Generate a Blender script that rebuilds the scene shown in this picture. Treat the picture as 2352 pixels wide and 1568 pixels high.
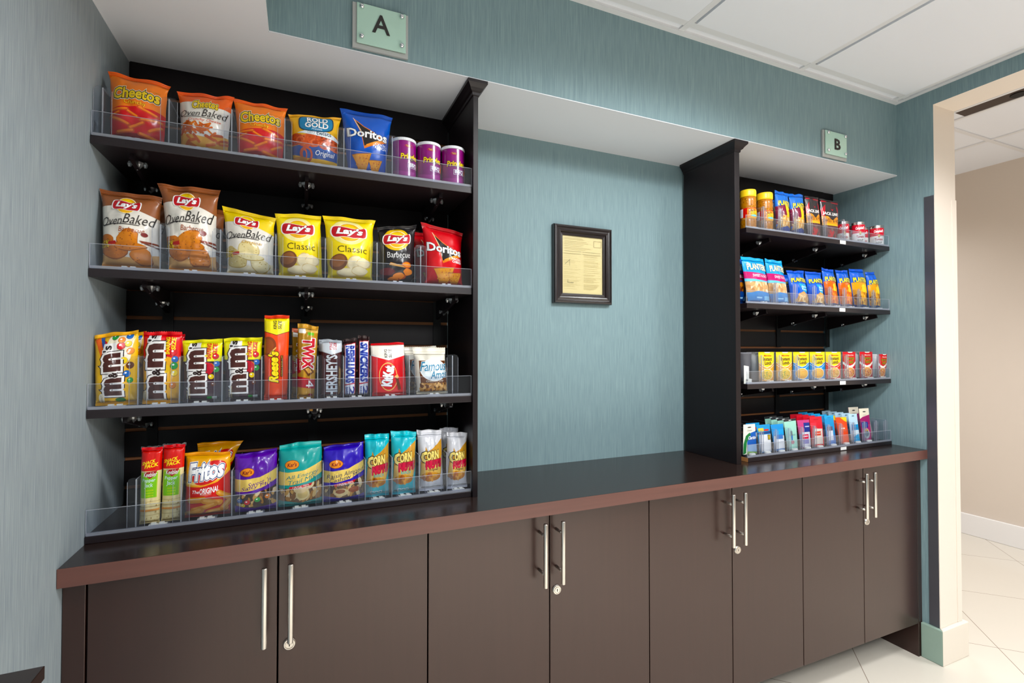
import bpy, bmesh, math, random
from mathutils import Vector, Matrix, noise
from mathutils.geometry import tessellate_polygon
for o in list(bpy.data.objects): bpy.data.objects.remove(o)
S = bpy.context.scene
COL = S.collection
PI = math.pi

# ------------------------------------------------------------------ camera, world, light, exposure
cd = bpy.data.cameras.new('camera'); cam = bpy.data.objects.new('camera', cd); COL.objects.link(cam)
cd.sensor_width = 36; cd.lens = 36*1128.4/2352; cd.clip_start = .02
yaw, pitch, roll = .406, .0161, .0004
fw = Vector((math.sin(yaw)*math.cos(pitch), math.cos(yaw)*math.cos(pitch), math.sin(pitch)))
rt = Vector((math.cos(yaw), -math.sin(yaw), 0)); up = rt.cross(fw)
rt, up = rt*math.cos(roll)+up*math.sin(roll), up*math.cos(roll)-rt*math.sin(roll)
M = Matrix((rt, up, -fw)).transposed().to_4x4(); M.translation = Vector((.4422, -1.6695, 1.3364))
cam.matrix_world = M
S.camera = cam
S.view_settings.view_transform = 'Standard'; S.view_settings.look = 'None'
S.view_settings.exposure = 0.38; S.view_settings.gamma = 1.0
S.view_settings.use_curve_mapping = False
wd = bpy.data.worlds.new('world'); S.world = wd; wd.use_nodes = True
wd.node_tree.nodes['Background'].inputs[0].default_value = (1, .97, .93, 1)
wd.node_tree.nodes['Background'].inputs[1].default_value = .1
def area(name, loc, rot, sx, sy, power, col, spread=PI):
    l = bpy.data.lights.new(name, 'AREA'); l.shape = 'RECTANGLE'; l.size = sx; l.size_y = sy; l.energy = power; l.color = col; l.spread = spread
    o = bpy.data.objects.new(name, l); COL.objects.link(o); o.location = loc; o.rotation_euler = rot
    return o
# ceiling light of the room, three added fill lamps, the hall lights
#L0
COOL = (.96, .985, 1)
def can_light(name, loc, power, size, blend, radius, col=COOL):
    l = bpy.data.lights.new(name, 'SPOT'); l.energy = power; l.spot_size = size; l.spot_blend = blend; l.shadow_soft_size = radius; l.color = col
    o = bpy.data.objects.new(name, l); COL.objects.link(o); o.location = loc
can_light('ceiling_light', (1.6, -1.25, 2.43), 80, 2.92, .26, .2)
can_light('fill_light_right', (2.45, -1.3, 2.43), 36, 2.75, .3, .12)  # added fill to brighten the right wall, no known fixture
can_light('fill_light_back', (1.3, -2.6, 2.43), 118, 2.8, .2, .3)  # added frontal fill for the bags, unseen behind the camera
area('fill_light_floor_bounce', (1.5, -2.7, 2.44), (0, 0, 0), 1.8, 1.0, 72, COOL, 1.9)  # unseen source added to drive bounce light up off the floor
area('hall_light', (4.0, -1.9, 2.6), (0, 0, 0), .6, 1.2, 28, (.96, .98, 1), 2.4)
area('hall_light_far', (4.0, .9, 2.6), (0, 0, 0), .6, .9, 13, (.96, .98, 1), 2.4)
#L1
# ------------------------------------------------------------------ helpers
def lin(h):
    h = h.lstrip('#'); c = [int(h[i:i+2], 16)/255 for i in (0, 2, 4)]
    return tuple(x/12.92 if x <= .04045 else ((x+.055)/1.055)**2.4 for x in c)
MATS = {}
def mat(name, hexcol, rough=.5, metal=0, spec=.5, coat=0, **kw):
    m = bpy.data.materials.new(name); m.use_nodes = True; b = m.node_tree.nodes['Principled BSDF']
    b.inputs['Base Color'].default_value = (*lin(hexcol), 1)
    b.inputs['Roughness'].default_value = rough; b.inputs['Metallic'].default_value = metal
    b.inputs['Specular IOR Level'].default_value = spec
    b.inputs['Coat Weight'].default_value = coat
    if coat: b.inputs['Coat Roughness'].default_value = kw.get('coat_rough', .15)
    MATS[name] = m
    return m
def nt(m): return m.node_tree.nodes, m.node_tree.links
def wallpaper(name, c1, c2, c3):
    m = mat(name, c1, .62, spec=.35); n, l = nt(m); b = n['Principled BSDF']
    geo = n.new('ShaderNodeNewGeometry')
    def streak(sc, zs):
        mp = n.new('ShaderNodeMapping'); mp.inputs['Scale'].default_value = (sc, sc, zs); l.new(geo.outputs['Position'], mp.inputs['Vector'])
        t = n.new('ShaderNodeTexNoise'); t.inputs['Scale'].default_value = 1; t.inputs['Detail'].default_value = 2; l.new(mp.outputs[0], t.inputs['Vector']); return t
    a, c, g = streak(430, 8), streak(900, 18), streak(9, 2)
    mx = n.new('ShaderNodeMath'); mx.operation = 'MULTIPLY_ADD'; mx.inputs[1].default_value = .55; l.new(a.outputs['Fac'], mx.inputs[0])
    m2 = n.new('ShaderNodeMath'); m2.operation = 'MULTIPLY'; m2.inputs[1].default_value = .45; l.new(c.outputs['Fac'], m2.inputs[0]); l.new(m2.outputs[0], mx.inputs[2])
    r = n.new('ShaderNodeValToRGB'); e = r.color_ramp.elements
    e[0].position = .38; e[0].color = (*lin(c2), 1); e[1].position = .64; e[1].color = (*lin(c3), 1)
    x = r.color_ramp.elements.new(.5); x.color = (*lin(c1), 1)
    l.new(mx.outputs[0], r.inputs[0]); l.new(r.outputs[0], b.inputs['Base Color'])
    bp = n.new('ShaderNodeBump'); bp.inputs['Strength'].default_value = .12; bp.inputs['Distance'].default_value = .002; l.new(mx.outputs[0], bp.inputs['Height']); l.new(bp.outputs[0], b.inputs['Normal'])
    return m
def wood(name, c1, c2, rough, axis='x', spec=.5, coat=0):
    m = mat(name, c1, rough, spec=spec, coat=coat, coat_rough=.12); n, l = nt(m); b = n['Principled BSDF']
    geo = n.new('ShaderNodeNewGeometry'); mp = n.new('ShaderNodeMapping')
    mp.inputs['Scale'].default_value = {'x': (3, 70, 70), 'z': (70, 70, 3)}[axis]; l.new(geo.outputs['Position'], mp.inputs['Vector'])
    t = n.new('ShaderNodeTexNoise'); t.inputs['Scale'].default_value = 1; t.inputs['Detail'].default_value = 4; l.new(mp.outputs[0], t.inputs['Vector'])
    r = n.new('ShaderNodeValToRGB'); e = r.color_ramp.elements; e[0].position = .3; e[0].color = (*lin(c1), 1); e[1].position = .7; e[1].color = (*lin(c2), 1)
    l.new(t.outputs['Fac'], r.inputs[0]); l.new(r.outputs[0], b.inputs['Base Color'])
    return m
def clear(name, tint, gloss, rough=.05, fres=.3, haze=0):
    m = bpy.data.materials.new(name); m.use_nodes = True; n, l = nt(m); n.clear()
    o = n.new('ShaderNodeOutputMaterial'); t = n.new('ShaderNodeBsdfTransparent'); t.inputs[0].default_value = (*lin(tint), 1)
    g = n.new('ShaderNodeBsdfGlossy'); g.inputs['Roughness'].default_value = rough
    f = n.new('ShaderNodeFresnel'); f.inputs[0].default_value = 1.4
    a = n.new('ShaderNodeMath'); a.operation = 'MULTIPLY_ADD'; a.inputs[1].default_value = fres; a.inputs[2].default_value = gloss; a.use_clamp = True
    x = n.new('ShaderNodeMixShader'); l.new(f.outputs[0], a.inputs[0]); l.new(a.outputs[0], x.inputs[0]); l.new(t.outputs[0], x.inputs[1]); l.new(g.outputs[0], x.inputs[2])
    if haze:
        d = n.new('ShaderNodeBsdfDiffuse'); d.inputs[0].default_value = (*lin('eceff6'), 1); y = n.new('ShaderNodeMixShader'); y.inputs[0].default_value = haze
        l.new(x.outputs[0], y.inputs[1]); l.new(d.outputs[0], y.inputs[2]); x = y
    l.new(x.outputs[0], o.inputs[0]); MATS[name] = m; return m
def printed(name, rough, coat=0, spec=.5):
    m = mat(name, 'ffffff', rough, spec=spec, coat=coat, coat_rough=.1); n, l = nt(m)
    a = n.new('ShaderNodeVertexColor'); a.layer_name = 'Col'; h = n.new('ShaderNodeHueSaturation'); h.inputs['Saturation'].default_value = 1.12; l.new(a.outputs[0], h.inputs['Color']); l.new(h.outputs[0], n['Principled BSDF'].inputs['Base Color']); return m

W_TEAL = wallpaper('wallpaper_teal', '7f989d', '758e94', '89a2a6')
W_GREY = wallpaper('wallpaper_left', '939ea3', '86929a', 'a0abaf')
WHITE = mat('white_paint', 'e6e7ec', .6)
TILE = mat('ceiling_tile', 'e8eaf0', .9, spec=.1)
BAR = mat('ceiling_bar', 'e0e0e2', .5)
CREAM = mat('cream_paint', 'e8dccf', .55)
BEIGE = mat('hall_beige', 'd3c6b9', .7)
BASEW = mat('baseboard_white', 'e9e6e4', .5)
BASEG = mat('baseboard_cream', 'e2d9cb', .45)
BASET = mat('baseboard_green', '94ab9d', .45)
GUARD = mat('steel_guard', '6e6f78', .3, metal=.7)
ESP = wood('espresso_panel', '150e11', '1a1114', .38, 'z', spec=.35)
ESPX = wood('espresso_shelf', '1d1518', '231a1d', .33, 'x')
DOOR = wood('espresso_door', '28140f', '2c1712', .28, 'z', spec=.75)
DOOR.node_tree.nodes['Principled BSDF'].inputs['Specular Tint'].default_value = (1, .87, .83, 1)
TOP = wood('espresso_worktop', '261a17', '2c1e1a', .2, 'x', spec=.55)
TOPE = wood('espresso_edge', '5f3a32', '673f36', .36, 'x', spec=.6)
SLAT = wood('slat_face', '120c0e', '170f12', .42, 'x', spec=.3)
MDF = mat('groove_brown', '9c6238', .6)
RAW = mat('raw_board', 'c98a4b', .8)
BLACK = mat('black', '070606', .7)
STEEL = mat('brushed_steel', 'd6cfc6', .28, metal=1)
CHROME = mat('chrome', 'e8e8ea', .08, metal=1)
DARKHOLE = mat('keyhole', '1c1815', .5)
ACR = clear('clear_acrylic', 'f6f8fb', .012, .04, .16, .012)
EDGE = clear('acrylic_edge', 'e4e8f0', .08, .15, .3, .3)  # whitish haze paints in the light lines along acrylic edges
RAIL = clear('acrylic_rail', 'b9c3da', .06, .15, .25, .25)
CLIPW = mat('white_clip', 'f1efe6', .4)
CLEARK = clear('clear_fitting', 'c4ccd0', .25, .05, .6, .1)
FILM = clear('clear_film', 'f4f6f8', .05, .1, .4, .06)
FOIL = printed('printed_film', .3, coat=.35, spec=.4)
CARD = printed('printed_card', .42)
PAPER = printed('printed_paper', .5, spec=.3)
MINT = mat('mint_glass', 'b9dccd', .12)
PLATE = mat('sign_plate', 'b9bab8', .35, metal=.35)
LETTER = mat('dark_letter', '2a2523', .4)
TAG = mat('white_tag', 'f4f4f2', .5)

def props(o, label=None, cat=None, group=None, kind=None):
    if label: o['label'] = label
    if cat: o['category'] = cat
    if group: o['group'] = group
    if kind: o['kind'] = kind
    return o
def empty(name, loc, label, cat, group=None, rz=0):
    o = bpy.data.objects.new(name, None); COL.objects.link(o); o.location = loc; o.rotation_euler = (0, 0, rz); o.empty_display_size = .03
    return props(o, label, cat, group)
def link(name, me, m, parent=None, smooth=False):
    for x in (m if isinstance(m, (list, tuple)) else [m]): me.materials.append(x)
    o = bpy.data.objects.new(name, me); COL.objects.link(o)
    if parent: o.parent = parent
    if smooth:
        for p in me.polygons: p.use_smooth = True
    return o
class MB:
    """collects boxes, tubes, lathes and prisms into one mesh"""
    def __init__(s): s.v = []; s.f = []; s.m = []
    def add(s, v, f, mi=0):
        k = len(s.v); s.v += [tuple(x) for x in v]; s.f += [tuple(i+k for i in g) for g in f]; s.m += [mi]*len(f); return s
    def box(s, x0, x1, y0, y1, z0, z1, mi=0):
        v = [(x, y, z) for x in (x0, x1) for y in (y0, y1) for z in (z0, z1)]
        return s.add(v, [(0, 1, 3, 2), (4, 6, 7, 5), (0, 4, 5, 1), (2, 3, 7, 6), (0, 2, 6, 4), (1, 5, 7, 3)], mi)
    def lathe(s, c, prof, ax='z', n=20, mi=0):
        v = []; f = []
        for r, h in prof:
            for i in range(n):
                a = 2*PI*i/n; p = (r*math.cos(a), r*math.sin(a), h)
                if ax == 'y': p = (p[0], p[2], p[1])
                v.append((c[0]+p[0], c[1]+p[1], c[2]+p[2]))
        for j in range(len(prof)-1):
            for i in range(n):
                k = (i+1) % n; q = (j*n+i, j*n+k, (j+1)*n+k, (j+1)*n+i); f.append(q if ax == 'z' else q[::-1])
        f.append(tuple(range(n))[::-1] if ax == 'z' else tuple(range(n))); t = (len(prof)-1)*n
        f.append(tuple(range(t, t+n)) if ax == 'z' else tuple(range(t, t+n))[::-1])
        return s.add(v, f, mi)
    def prism(s, pts, d, mi=0):
        """pts: outline (3D, planar), d: extrusion vector"""
        n = len(pts); v = list(pts)+[tuple(a+b for a, b in zip(p, d)) for p in pts]
        f = [tuple(range(n)), tuple(range(2*n-1, n-1, -1))]+[(i, i+n, (i+1) % n+n, (i+1) % n) for i in range(n)]
        return s.add(v, f, mi)
    def build(s, name, m, parent=None, smooth=False, bevel=0, loc=None):
        me = bpy.data.meshes.new(name); me.from_pydata(s.v, [], s.f)
        bm = bmesh.new(); bm.from_mesh(me); bmesh.ops.recalc_face_normals(bm, faces=bm.faces); bm.to_mesh(me); bm.free()
        o = link(name, me, m, parent, smooth)
        for i, p in enumerate(me.polygons): p.material_index = s.m[i]
        if bevel:
            b = o.modifiers.new('bevel', 'BEVEL'); b.width = bevel; b.segments = 2; b.limit_method = 'ANGLE'
        if loc: o.location = loc
        return o
def struct(name, mb, m, **k): return props(mb.build(name, m, **k), kind='structure')

# ------------------------------------------------------------------ printed artwork laid on curved packaging
TXT = {}
def text_geo(s, shear=0, off=0, space=1):
    k = (s, shear, round(off, 4), space)
    if k not in TXT:
        c = bpy.data.curves.new('t', 'FONT'); c.body = s; c.size = 1; c.shear = shear; c.offset = off; c.space_character = space; c.resolution_u = 2; c.fill_mode = 'FRONT'
        o = bpy.data.objects.new('t', c); COL.objects.link(o)
        me = bpy.data.meshes.new_from_object(o.evaluated_get(bpy.context.evaluated_depsgraph_get()))
        me.calc_loop_triangles()
        TXT[k] = ([(v.co.x, v.co.y) for v in me.vertices], [tuple(t.vertices) for t in me.loop_triangles])
        bpy.data.objects.remove(o); bpy.data.curves.remove(c); bpy.data.meshes.remove(me)
    return TXT[k]
def clip(poly, ax, val, keep_above):
    out = []; n = len(poly)
    for i in range(n):
        a, b = poly[i], poly[(i+1) % n]; da, db = a[ax]-val, b[ax]-val
        if not keep_above: da, db = -da, -db
        if da >= 0: out.append(a)
        if (da > 0 and db < 0) or (da < 0 and db > 0):
            t = da/(da-db); out.append((a[0]+t*(b[0]-a[0]), a[1]+t*(b[1]-a[1])))
    return out
def smooth(pts, k=2):
    for _ in range(k):
        q = []
        for i in range(len(pts)):
            a, b = pts[i], pts[(i+1) % len(pts)]; q += [(.75*a[0]+.25*b[0], .75*a[1]+.25*b[1]), (.25*a[0]+.75*b[0], .25*a[1]+.75*b[1])]
        pts = q
    return pts
class Art:
    def __init__(s, base): s.base = base; s.sh = []; s.rnd = random.Random(7)
    def tri(s, tris, col): s.sh.append((tris, lin(col))); return s
    def P(s, pts, col):
        t = tessellate_polygon([[Vector((a, b, 0)) for a, b in pts]]); return s.tri([[pts[i] for i in q] for q in t], col)
    def R(s, u0, v0, u1, v1, col, skew=0):
        d = skew*(u1-u0)/2; return s.P([(u0, v0-d), (u1, v0+d), (u1, v1+d), (u0, v1-d)], col)
    def E(s, cu, cv, ru, rv, col, n=22, rot=0, a0=0, a1=2*PI):
        c, k = math.cos(rot), math.sin(rot)
        return s.P([(cu+ru*(math.cos(a)*c)-ru*math.sin(a)*k*rv/ru, cv+rv*(math.sin(a)*c)+rv*math.cos(a)*k*ru/rv) for a in [a0+(a1-a0)*i/n for i in range(n+(a1-a0 < 6))]], col)
    def ring(s, cu, cv, ru, rv, col, w=.35, n=18):
        t = []
        for i in range(n):
            a, b = 2*PI*i/n, 2*PI*(i+1)/n; q = [(cu+ru*k*math.cos(x), cv+rv*k*math.sin(x)) for x, k in ((a, 1), (b, 1), (b, 1-w), (a, 1-w))]
            t += [[q[0], q[1], q[2]], [q[0], q[2], q[3]]]
        return s.tri(t, col)
    def blob(s, cu, cv, ru, rv, col, n=11, j=.18, rot=0):
        r = s.rnd; pts = []
        for i in range(n):
            a = 2*PI*i/n; k = 1+r.uniform(-j, j); x, y = ru*k*math.cos(a), rv*k*math.sin(a)
            pts.append((cu+x*math.cos(rot)-y*math.sin(rot)*ru/rv, cv+x*math.sin(rot)*rv/ru+y*math.cos(rot)))
        return s.P(smooth(pts, 1), col)
    def stick(s, cu, cv, ln, wd, ang, col, asp=.7):
        """rounded stick; asp = width/height of the face"""
        c, k = math.cos(ang), math.sin(ang); pts = []
        for i in range(14):
            a = PI*i/6-PI/2 if i < 7 else PI*(i-1)/6-PI/2
            x = (ln/2 if i < 7 else -ln/2)+wd/2*math.cos(a); y = wd/2*math.sin(a)
            pts.append((cu+(x*c-y*k), cv+(x*k+y*c)*asp))
        return s.P(pts, col)
    def many(s, n, box, r, cols, kind='blob', asp=.7):
        q = s.rnd
        for i in range(n):
            u, v = q.uniform(box[0], box[2]), q.uniform(box[1], box[3]); k = r*q.uniform(.75, 1.25)
            if kind == 'stick': s.stick(u, v, k*2.4, k*.8, q.uniform(-1.2, 1.2), q.choice(cols), asp)
            elif kind == 'ring': s.ring(u, v, k, k*asp, q.choice(cols), .4, 12)
            elif kind == 'nut': s.E(u, v, k, k*asp*.8, q.choice(cols), 10, q.uniform(0, 3))
            else: s.blob(u, v, k, k*asp, q.choice(cols), 9, .22, q.uniform(0, 3))
        return s
    def T(s, text, u0, v0, u1, v1, col, shear=0, bold=.0, rot=0, skew=0, arc=0, out=(), space=1):
        bx, _ = text_geo(text, shear, bold, space)
        X0, X1 = min(p[0] for p in bx), max(p[0] for p in bx); Y0, Y1 = min(p[1] for p in bx), max(p[1] for p in bx)
        for off, c in list(out)+[(0, col)]:
            vs, ts = text_geo(text, shear, bold+off, space); q = []
            for x, y in vs:
                a, b = (x-X0)/(X1-X0), (y-Y0)/(Y1-Y0)
                if arc: b += arc*(1-(2*a-1)**2)
                if skew: b += skew*(a-.5)
                if rot == 90: p = (u0+(1-b)*(u1-u0), v0+a*(v1-v0))
                elif rot == -90: p = (u0+b*(u1-u0), v1-a*(v1-v0))
                else: p = (u0+a*(u1-u0), v0+b*(v1-v0))
                q.append(p)
            s.tri([[q[i] for i in t] for t in ts], c)
        return s
def art_mesh(name, art, Pf, nu, nv, dom, mat_, parent, back=True, step=.00025, off0=.0002, backf=None):
    """front face of a package: base grid + artwork layers cut along the same grid and laid on the curved face"""
    u0, u1, v0, v1 = dom
    us = [u0+(u1-u0)*i/nu for i in range(nu+1)]; vs = [v0+(v1-v0)*i/nv for i in range(nv+1)]
    idx = {}; V = []; N = []; F = []; C = []; G = {}
    du, dv = (u1-u0)/nu, (v1-v0)/nv
    def nrm(u, v):
        e = .003; a, b = Pf(min(u+e, u1), v)-Pf(max(u-e, u0), v), Pf(u, min(v+e, v1))-Pf(u, max(v-e, v0)); n = a.cross(b)
        return n.normalized() if n.length > 1e-12 else Vector((0, -1, 0))
    def corner(i, j):
        if (i, j) not in G: G[(i, j)] = (Pf(us[i], vs[j]), nrm(us[i], vs[j]))
        return G[(i, j)]
    step = min(step, .0013/max(1, len(art.sh)))
    def vid(u, v, L, i, j, low):
        """point on the half cell (i, j): all layers stay parallel inside it"""
        k = (round(u, 5), round(v, 5), L)
        if k not in idx:
            a, b = (u-us[i])/du, (v-vs[j])/dv; p, q, r, t = corner(i, j), corner(i+1, j), corner(i+1, j+1), corner(i, j+1)
            w = (1-a, a-b, b, 0) if low else (1-b, 0, a, b-a)
            P_ = sum((w[m]*x[0] for m, x in enumerate((p, q, r, t))), Vector()); n = sum((w[m]*x[1] for m, x in enumerate((p, q, r, t))), Vector())
            idx[k] = len(V); V.append(P_+n*(0 if L < 0 else off0+L*step)); N.append(n.normalized())
        return idx[k]
    bl = lin(art.base)
    for i in range(nu):
        for j in range(nv):
            a, b, c, d = (us[i], vs[j]), (us[i+1], vs[j]), (us[i+1], vs[j+1]), (us[i], vs[j+1])
            F.append([vid(*x, -1, i, j, True) for x in (a, b, c)]); F.append([vid(*x, -1, i, j, False) for x in (a, c, d)]); C += [bl, bl]
    def split(q, i, j):
        f = lambda p: (p[0]-us[i])/du-(p[1]-vs[j])/dv
        lo, hi = [], []; n = len(q)
        for m in range(n):
            p, r = q[m], q[(m+1) % n]; a, b = f(p), f(r)
            if a >= -1e-9: lo.append(p)
            if a <= 1e-9: hi.append(p)
            if a*b < 0 and abs(a) > 1e-9 and abs(b) > 1e-9:
                t = a/(a-b); x = (p[0]+t*(r[0]-p[0]), p[1]+t*(r[1]-p[1])); lo.append(x); hi.append(x)
        return lo, hi
    for L, (tris, col) in enumerate(art.sh):
        for t in tris:
            a0, a1 = min(p[0] for p in t), max(p[0] for p in t); b0, b1 = min(p[1] for p in t), max(p[1] for p in t)
            if a1 <= u0 or a0 >= u1 or b1 <= v0 or b0 >= v1: continue
            if (t[1][0]-t[0][0])*(t[2][1]-t[0][1])-(t[1][1]-t[0][1])*(t[2][0]-t[0][0]) < 0: t = t[::-1]
            i0, i1 = max(0, int((a0-u0)/du)), min(nu-1, int((a1-u0)/du)); j0, j1 = max(0, int((b0-v0)/dv)), min(nv-1, int((b1-v0)/dv))
            for i in range(i0, i1+1):
                p = list(t)
                if a0 < us[i]: p = clip(p, 0, us[i], True)
                if a1 > us[i+1] and len(p) > 2: p = clip(p, 0, us[i+1], False)
                if len(p) < 3: continue
                for j in range(j0, j1+1):
                    q = p
                    if b0 < vs[j]: q = clip(q, 1, vs[j], True)
                    if b1 > vs[j+1] and len(q) > 2: q = clip(q, 1, vs[j+1], False)
                    if len(q) < 3: continue
                    for low, h in zip((True, False), split(q, i, j)):
                        ids = []
                        for x in h:
                            k = vid(x[0], x[1], L, i, j, low)
                            if k not in ids: ids.append(k)
                        if len(ids) > 2: F.append(ids); C.append(col)
    if backf:
        k0 = len(V)
        for i in range(nu+1):
            for j in range(nv+1): V.append(backf(us[i], vs[j])); N.append(Vector((0, 1, 0)))
        for i in range(nu):
            for j in range(nv):
                a = k0+i*(nv+1)+j; F.append([a, a+1, a+nv+2, a+nv+1]); C.append(bl)
    me = bpy.data.meshes.new(name); me.from_pydata([tuple(v) for v in V], [], F)
    at = me.color_attributes.new('Col', 'FLOAT_COLOR', 'CORNER'); buf = []
    for p, c in zip(me.polygons, C): buf += [*c, 1]*p.loop_total
    at.data.foreach_set('color', buf)
    for p in me.polygons: p.use_smooth = True
    if not backf: me.normals_split_custom_set_from_vertices([tuple(n) for n in N])
    else:
        me.normals_split_custom_set_from_vertices([tuple(n) if i < k0 else (0, 1, 0) for i, n in enumerate(N)])
    return link(name, me, mat_, parent)
def flat_color(me, hexc):
    at = me.color_attributes.new('Col', 'FLOAT_COLOR', 'CORNER'); c = lin(hexc)
    at.data.foreach_set('color', [*c, 1]*len(me.loops))
# ------------------------------------------------------------------ the room
XR, ZC = 2.953, 2.4647
t = MB(); t.box(-.12, 0, -4.5, .12, 0, 2.7); struct('wall_left', t, W_GREY)
t = MB(); t.box(0, XR, 0, .12, 0, 2.7); struct('wall_back', t, W_TEAL)
t = MB(); t.box(XR, 3.115, -.449, 1.9, 0, 2.7); t.box(XR, 3.115, -3.3, -.449, 2.398, 2.7); t.box(XR, 3.115, -4.5, -3.3, 0, 2.7)
rw = struct('wall_right', t, [W_TEAL, CREAM])
for p in rw.data.polygons:
    if p.center.x > XR+.001: p.material_index = 1
t = MB(); t.box(-.12, 6.2, -4.62, -4.5, 0, 2.7); struct('wall_rear', t, mat('rear_brown', '3a302c', .6))
t = MB(); t.box(4.9, 5.02, -4.5, 1.9, 0, 2.7); struct('wall_hall', t, BEIGE)
t = MB(); t.box(3.115, 4.9, 1.9, 2.02, 0, 2.7); struct('wall_hall_end', t, BEIGE)
# bulkhead over the counter, with its deeper step at the left wall
t = MB(); t.box(0, XR, -.305, 0, 2.134, 2.7); t.box(0, .362, -1.0, -.305, 2.134, 2.7)
bk = struct('wall_bulkhead', t, [W_TEAL, WHITE])
for p in bk.data.polygons:
    if p.normal.z < -.9: p.material_index = 1
t = MB(); t.box(.3635, XR, -.3065, -.305, 2.1342, 2.1366); t.box(.362, .3635, -1.0, -.3065, 2.1342, 2.1366); t.box(0, .0025, -1, -.013, 2.132, 2.134); t.box(2.9505, XR, -.305, -.013, 2.132, 2.134)
struct('trim_1', t, WHITE)
# suspended ceiling: tile field, drop edge tiles, bars
t = MB(); t.box(0, XR, -4.5, -.3, ZC+.006, ZC+.03); struct('ceiling', t, TILE)
t = MB(); xs = [.455, 1.063, 1.672, 2.29, 2.906]; ys = [-.362, -.972, -1.582, -2.192, -2.802, -3.412, -4.022]
for x in xs: t.box(x-.012, x+.012, -4.5, -.305, ZC-.001, ZC+.006)
for y in ys: t.box(.021, 2.929, y-.012, y+.012, ZC-.0003, ZC+.0058)
t.box(.362, XR, -.326, -.305, ZC-.0035, ZC+.0062); t.box(2.93, XR, -4.5, -.3262, ZC-.003, ZC+.0064); t.box(0, .02, -4.5, -1.0, ZC-.003, ZC+.0064)
struct('trim_2', t, BAR)
t = MB()
for a, b in zip(xs[:-1], xs[1:]):
    for c, d in zip(ys[:-1], ys[1:]): t.box(a+.018, b-.018, d+.018, c-.018, ZC-.006, ZC+.006)
struct('trim_3', t, TILE)
# hall ceiling with its grid, dark slot
t = MB(); t.box(3.115, 4.9, -4.5, 1.9, 2.632, 2.66); struct('ceiling_hall', t, TILE)
t = MB()
for x in (3.74+.6, ): t.box(x-.012, x+.012, -4.5, 1.9, 2.6247, 2.632)
for y in (.545, -.065, -.675, -1.285, -1.895, -2.5): t.box(3.116, 4.899, y-.012, y+.012, 2.6252, 2.6316)
t.box(3.815, 3.835, -4.5, 1.9, 2.6247, 2.632); t.box(3.69, 3.71, -4.5, 1.9, 2.6247, 2.632)
struct('trim_4', t, BAR)
v = empty('air_slot', (3.76, -.9, 2.628), 'dark slot in the hall ceiling seen under the door header', 'ceiling vent')
t = MB(); t.box(-.05, .05, -.9, .72, -.002, .002); t.build('recess', mat('slot_brown', '3d2f28', .6), v)
t = MB(); t.lathe((.005, .48, -.003), [(.033, -.004), (.033, .0), (.026, .0)], n=24); t.build('round_nozzle', BLACK, v)
# floor: diagonal cream tiles with thin grout
FL = mat('floor_tile', 'd2cabd', .16, spec=.45); n, l = nt(FL); b = n['Principled BSDF']
geo = n.new('ShaderNodeNewGeometry'); mp = n.new('ShaderNodeMapping'); mp.inputs['Rotation'].default_value = (0, 0, PI/4); mp.inputs['Location'].default_value = (.346, .427, 0)
l.new(geo.outputs['Position'], mp.inputs['Vector'])
br = n.new('ShaderNodeTexBrick'); br.offset = 0; br.inputs['Scale'].default_value = 1; br.inputs['Brick Width'].default_value = .608; br.inputs['Row Height'].default_value = .608; br.inputs['Mortar Size'].default_value = .0016; br.inputs['Mortar Smooth'].default_value = .1
br.inputs['Color1'].default_value = (*lin('d3cbbe'), 1); br.inputs['Color2'].default_value = (*lin('cfc7ba'), 1); br.inputs['Mortar'].default_value = (*lin('8f7f70'), 1)
l.new(mp.outputs[0], br.inputs['Vector']); l.new(br.outputs['Color'], b.inputs['Base Color'])
t = MB(); t.box(-.12, 6.2, -4.6, 2.0, -.1, 0); struct('floor', t, FL)
# baseboards and corner guard at the opening
t = MB(); t.prism([(XR-.018, -.3865, 0), (XR-.018, -.467, 0), (XR, -.4492, 0), (XR, -.3865, 0)], (0, 0, .1484)); struct('baseboard_right', t, BASET, bevel=.003)
t = MB(); t.prism([(XR-.018, -.4672, 0), (3.133, -.4672, 0), (3.115, -.4492, 0), (XR, -.4492, 0)], (0, 0, .1484)); struct('baseboard_opening', t, BASEG, bevel=.003)
t = MB(); t.prism([(3.1332, -.4672, 0), (3.1332, 1.9, 0), (3.1152, 1.9, 0), (3.1152, -.4492, 0)], (0, 0, .1484)); struct('baseboard_hall_side', t, BASEG, bevel=.003)
t = MB(); t.box(4.882, 4.9, -4.5, 1.9, 0, .148); struct('baseboard_hall', t, BASEW, bevel=.003)
g = empty('corner_guard', (XR, -.449, .149), 'tall steel and cream corner guard on the edge of the opening', 'corner guard')
t = MB(); t.box(-.0025, 0, .0, .037, 0, 1.855); t.build('steel_leaf', GUARD, g)
t = MB(); t.box(-.0025, .052, -.0025, 0, 0, 1.855); t.build('cream_leaf', CREAM, g)
g = empty('corner_guard', (3.115, -.449, .149), 'narrow cream corner guard on the hall edge of the opening', 'corner guard')
t = MB(); t.box(-.03, .0025, -.0025, 0, 0, 1.85); t.box(0, .0025, 0, .03, 0, 1.85); t.build('cream_leaf', CREAM, g)

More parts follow.
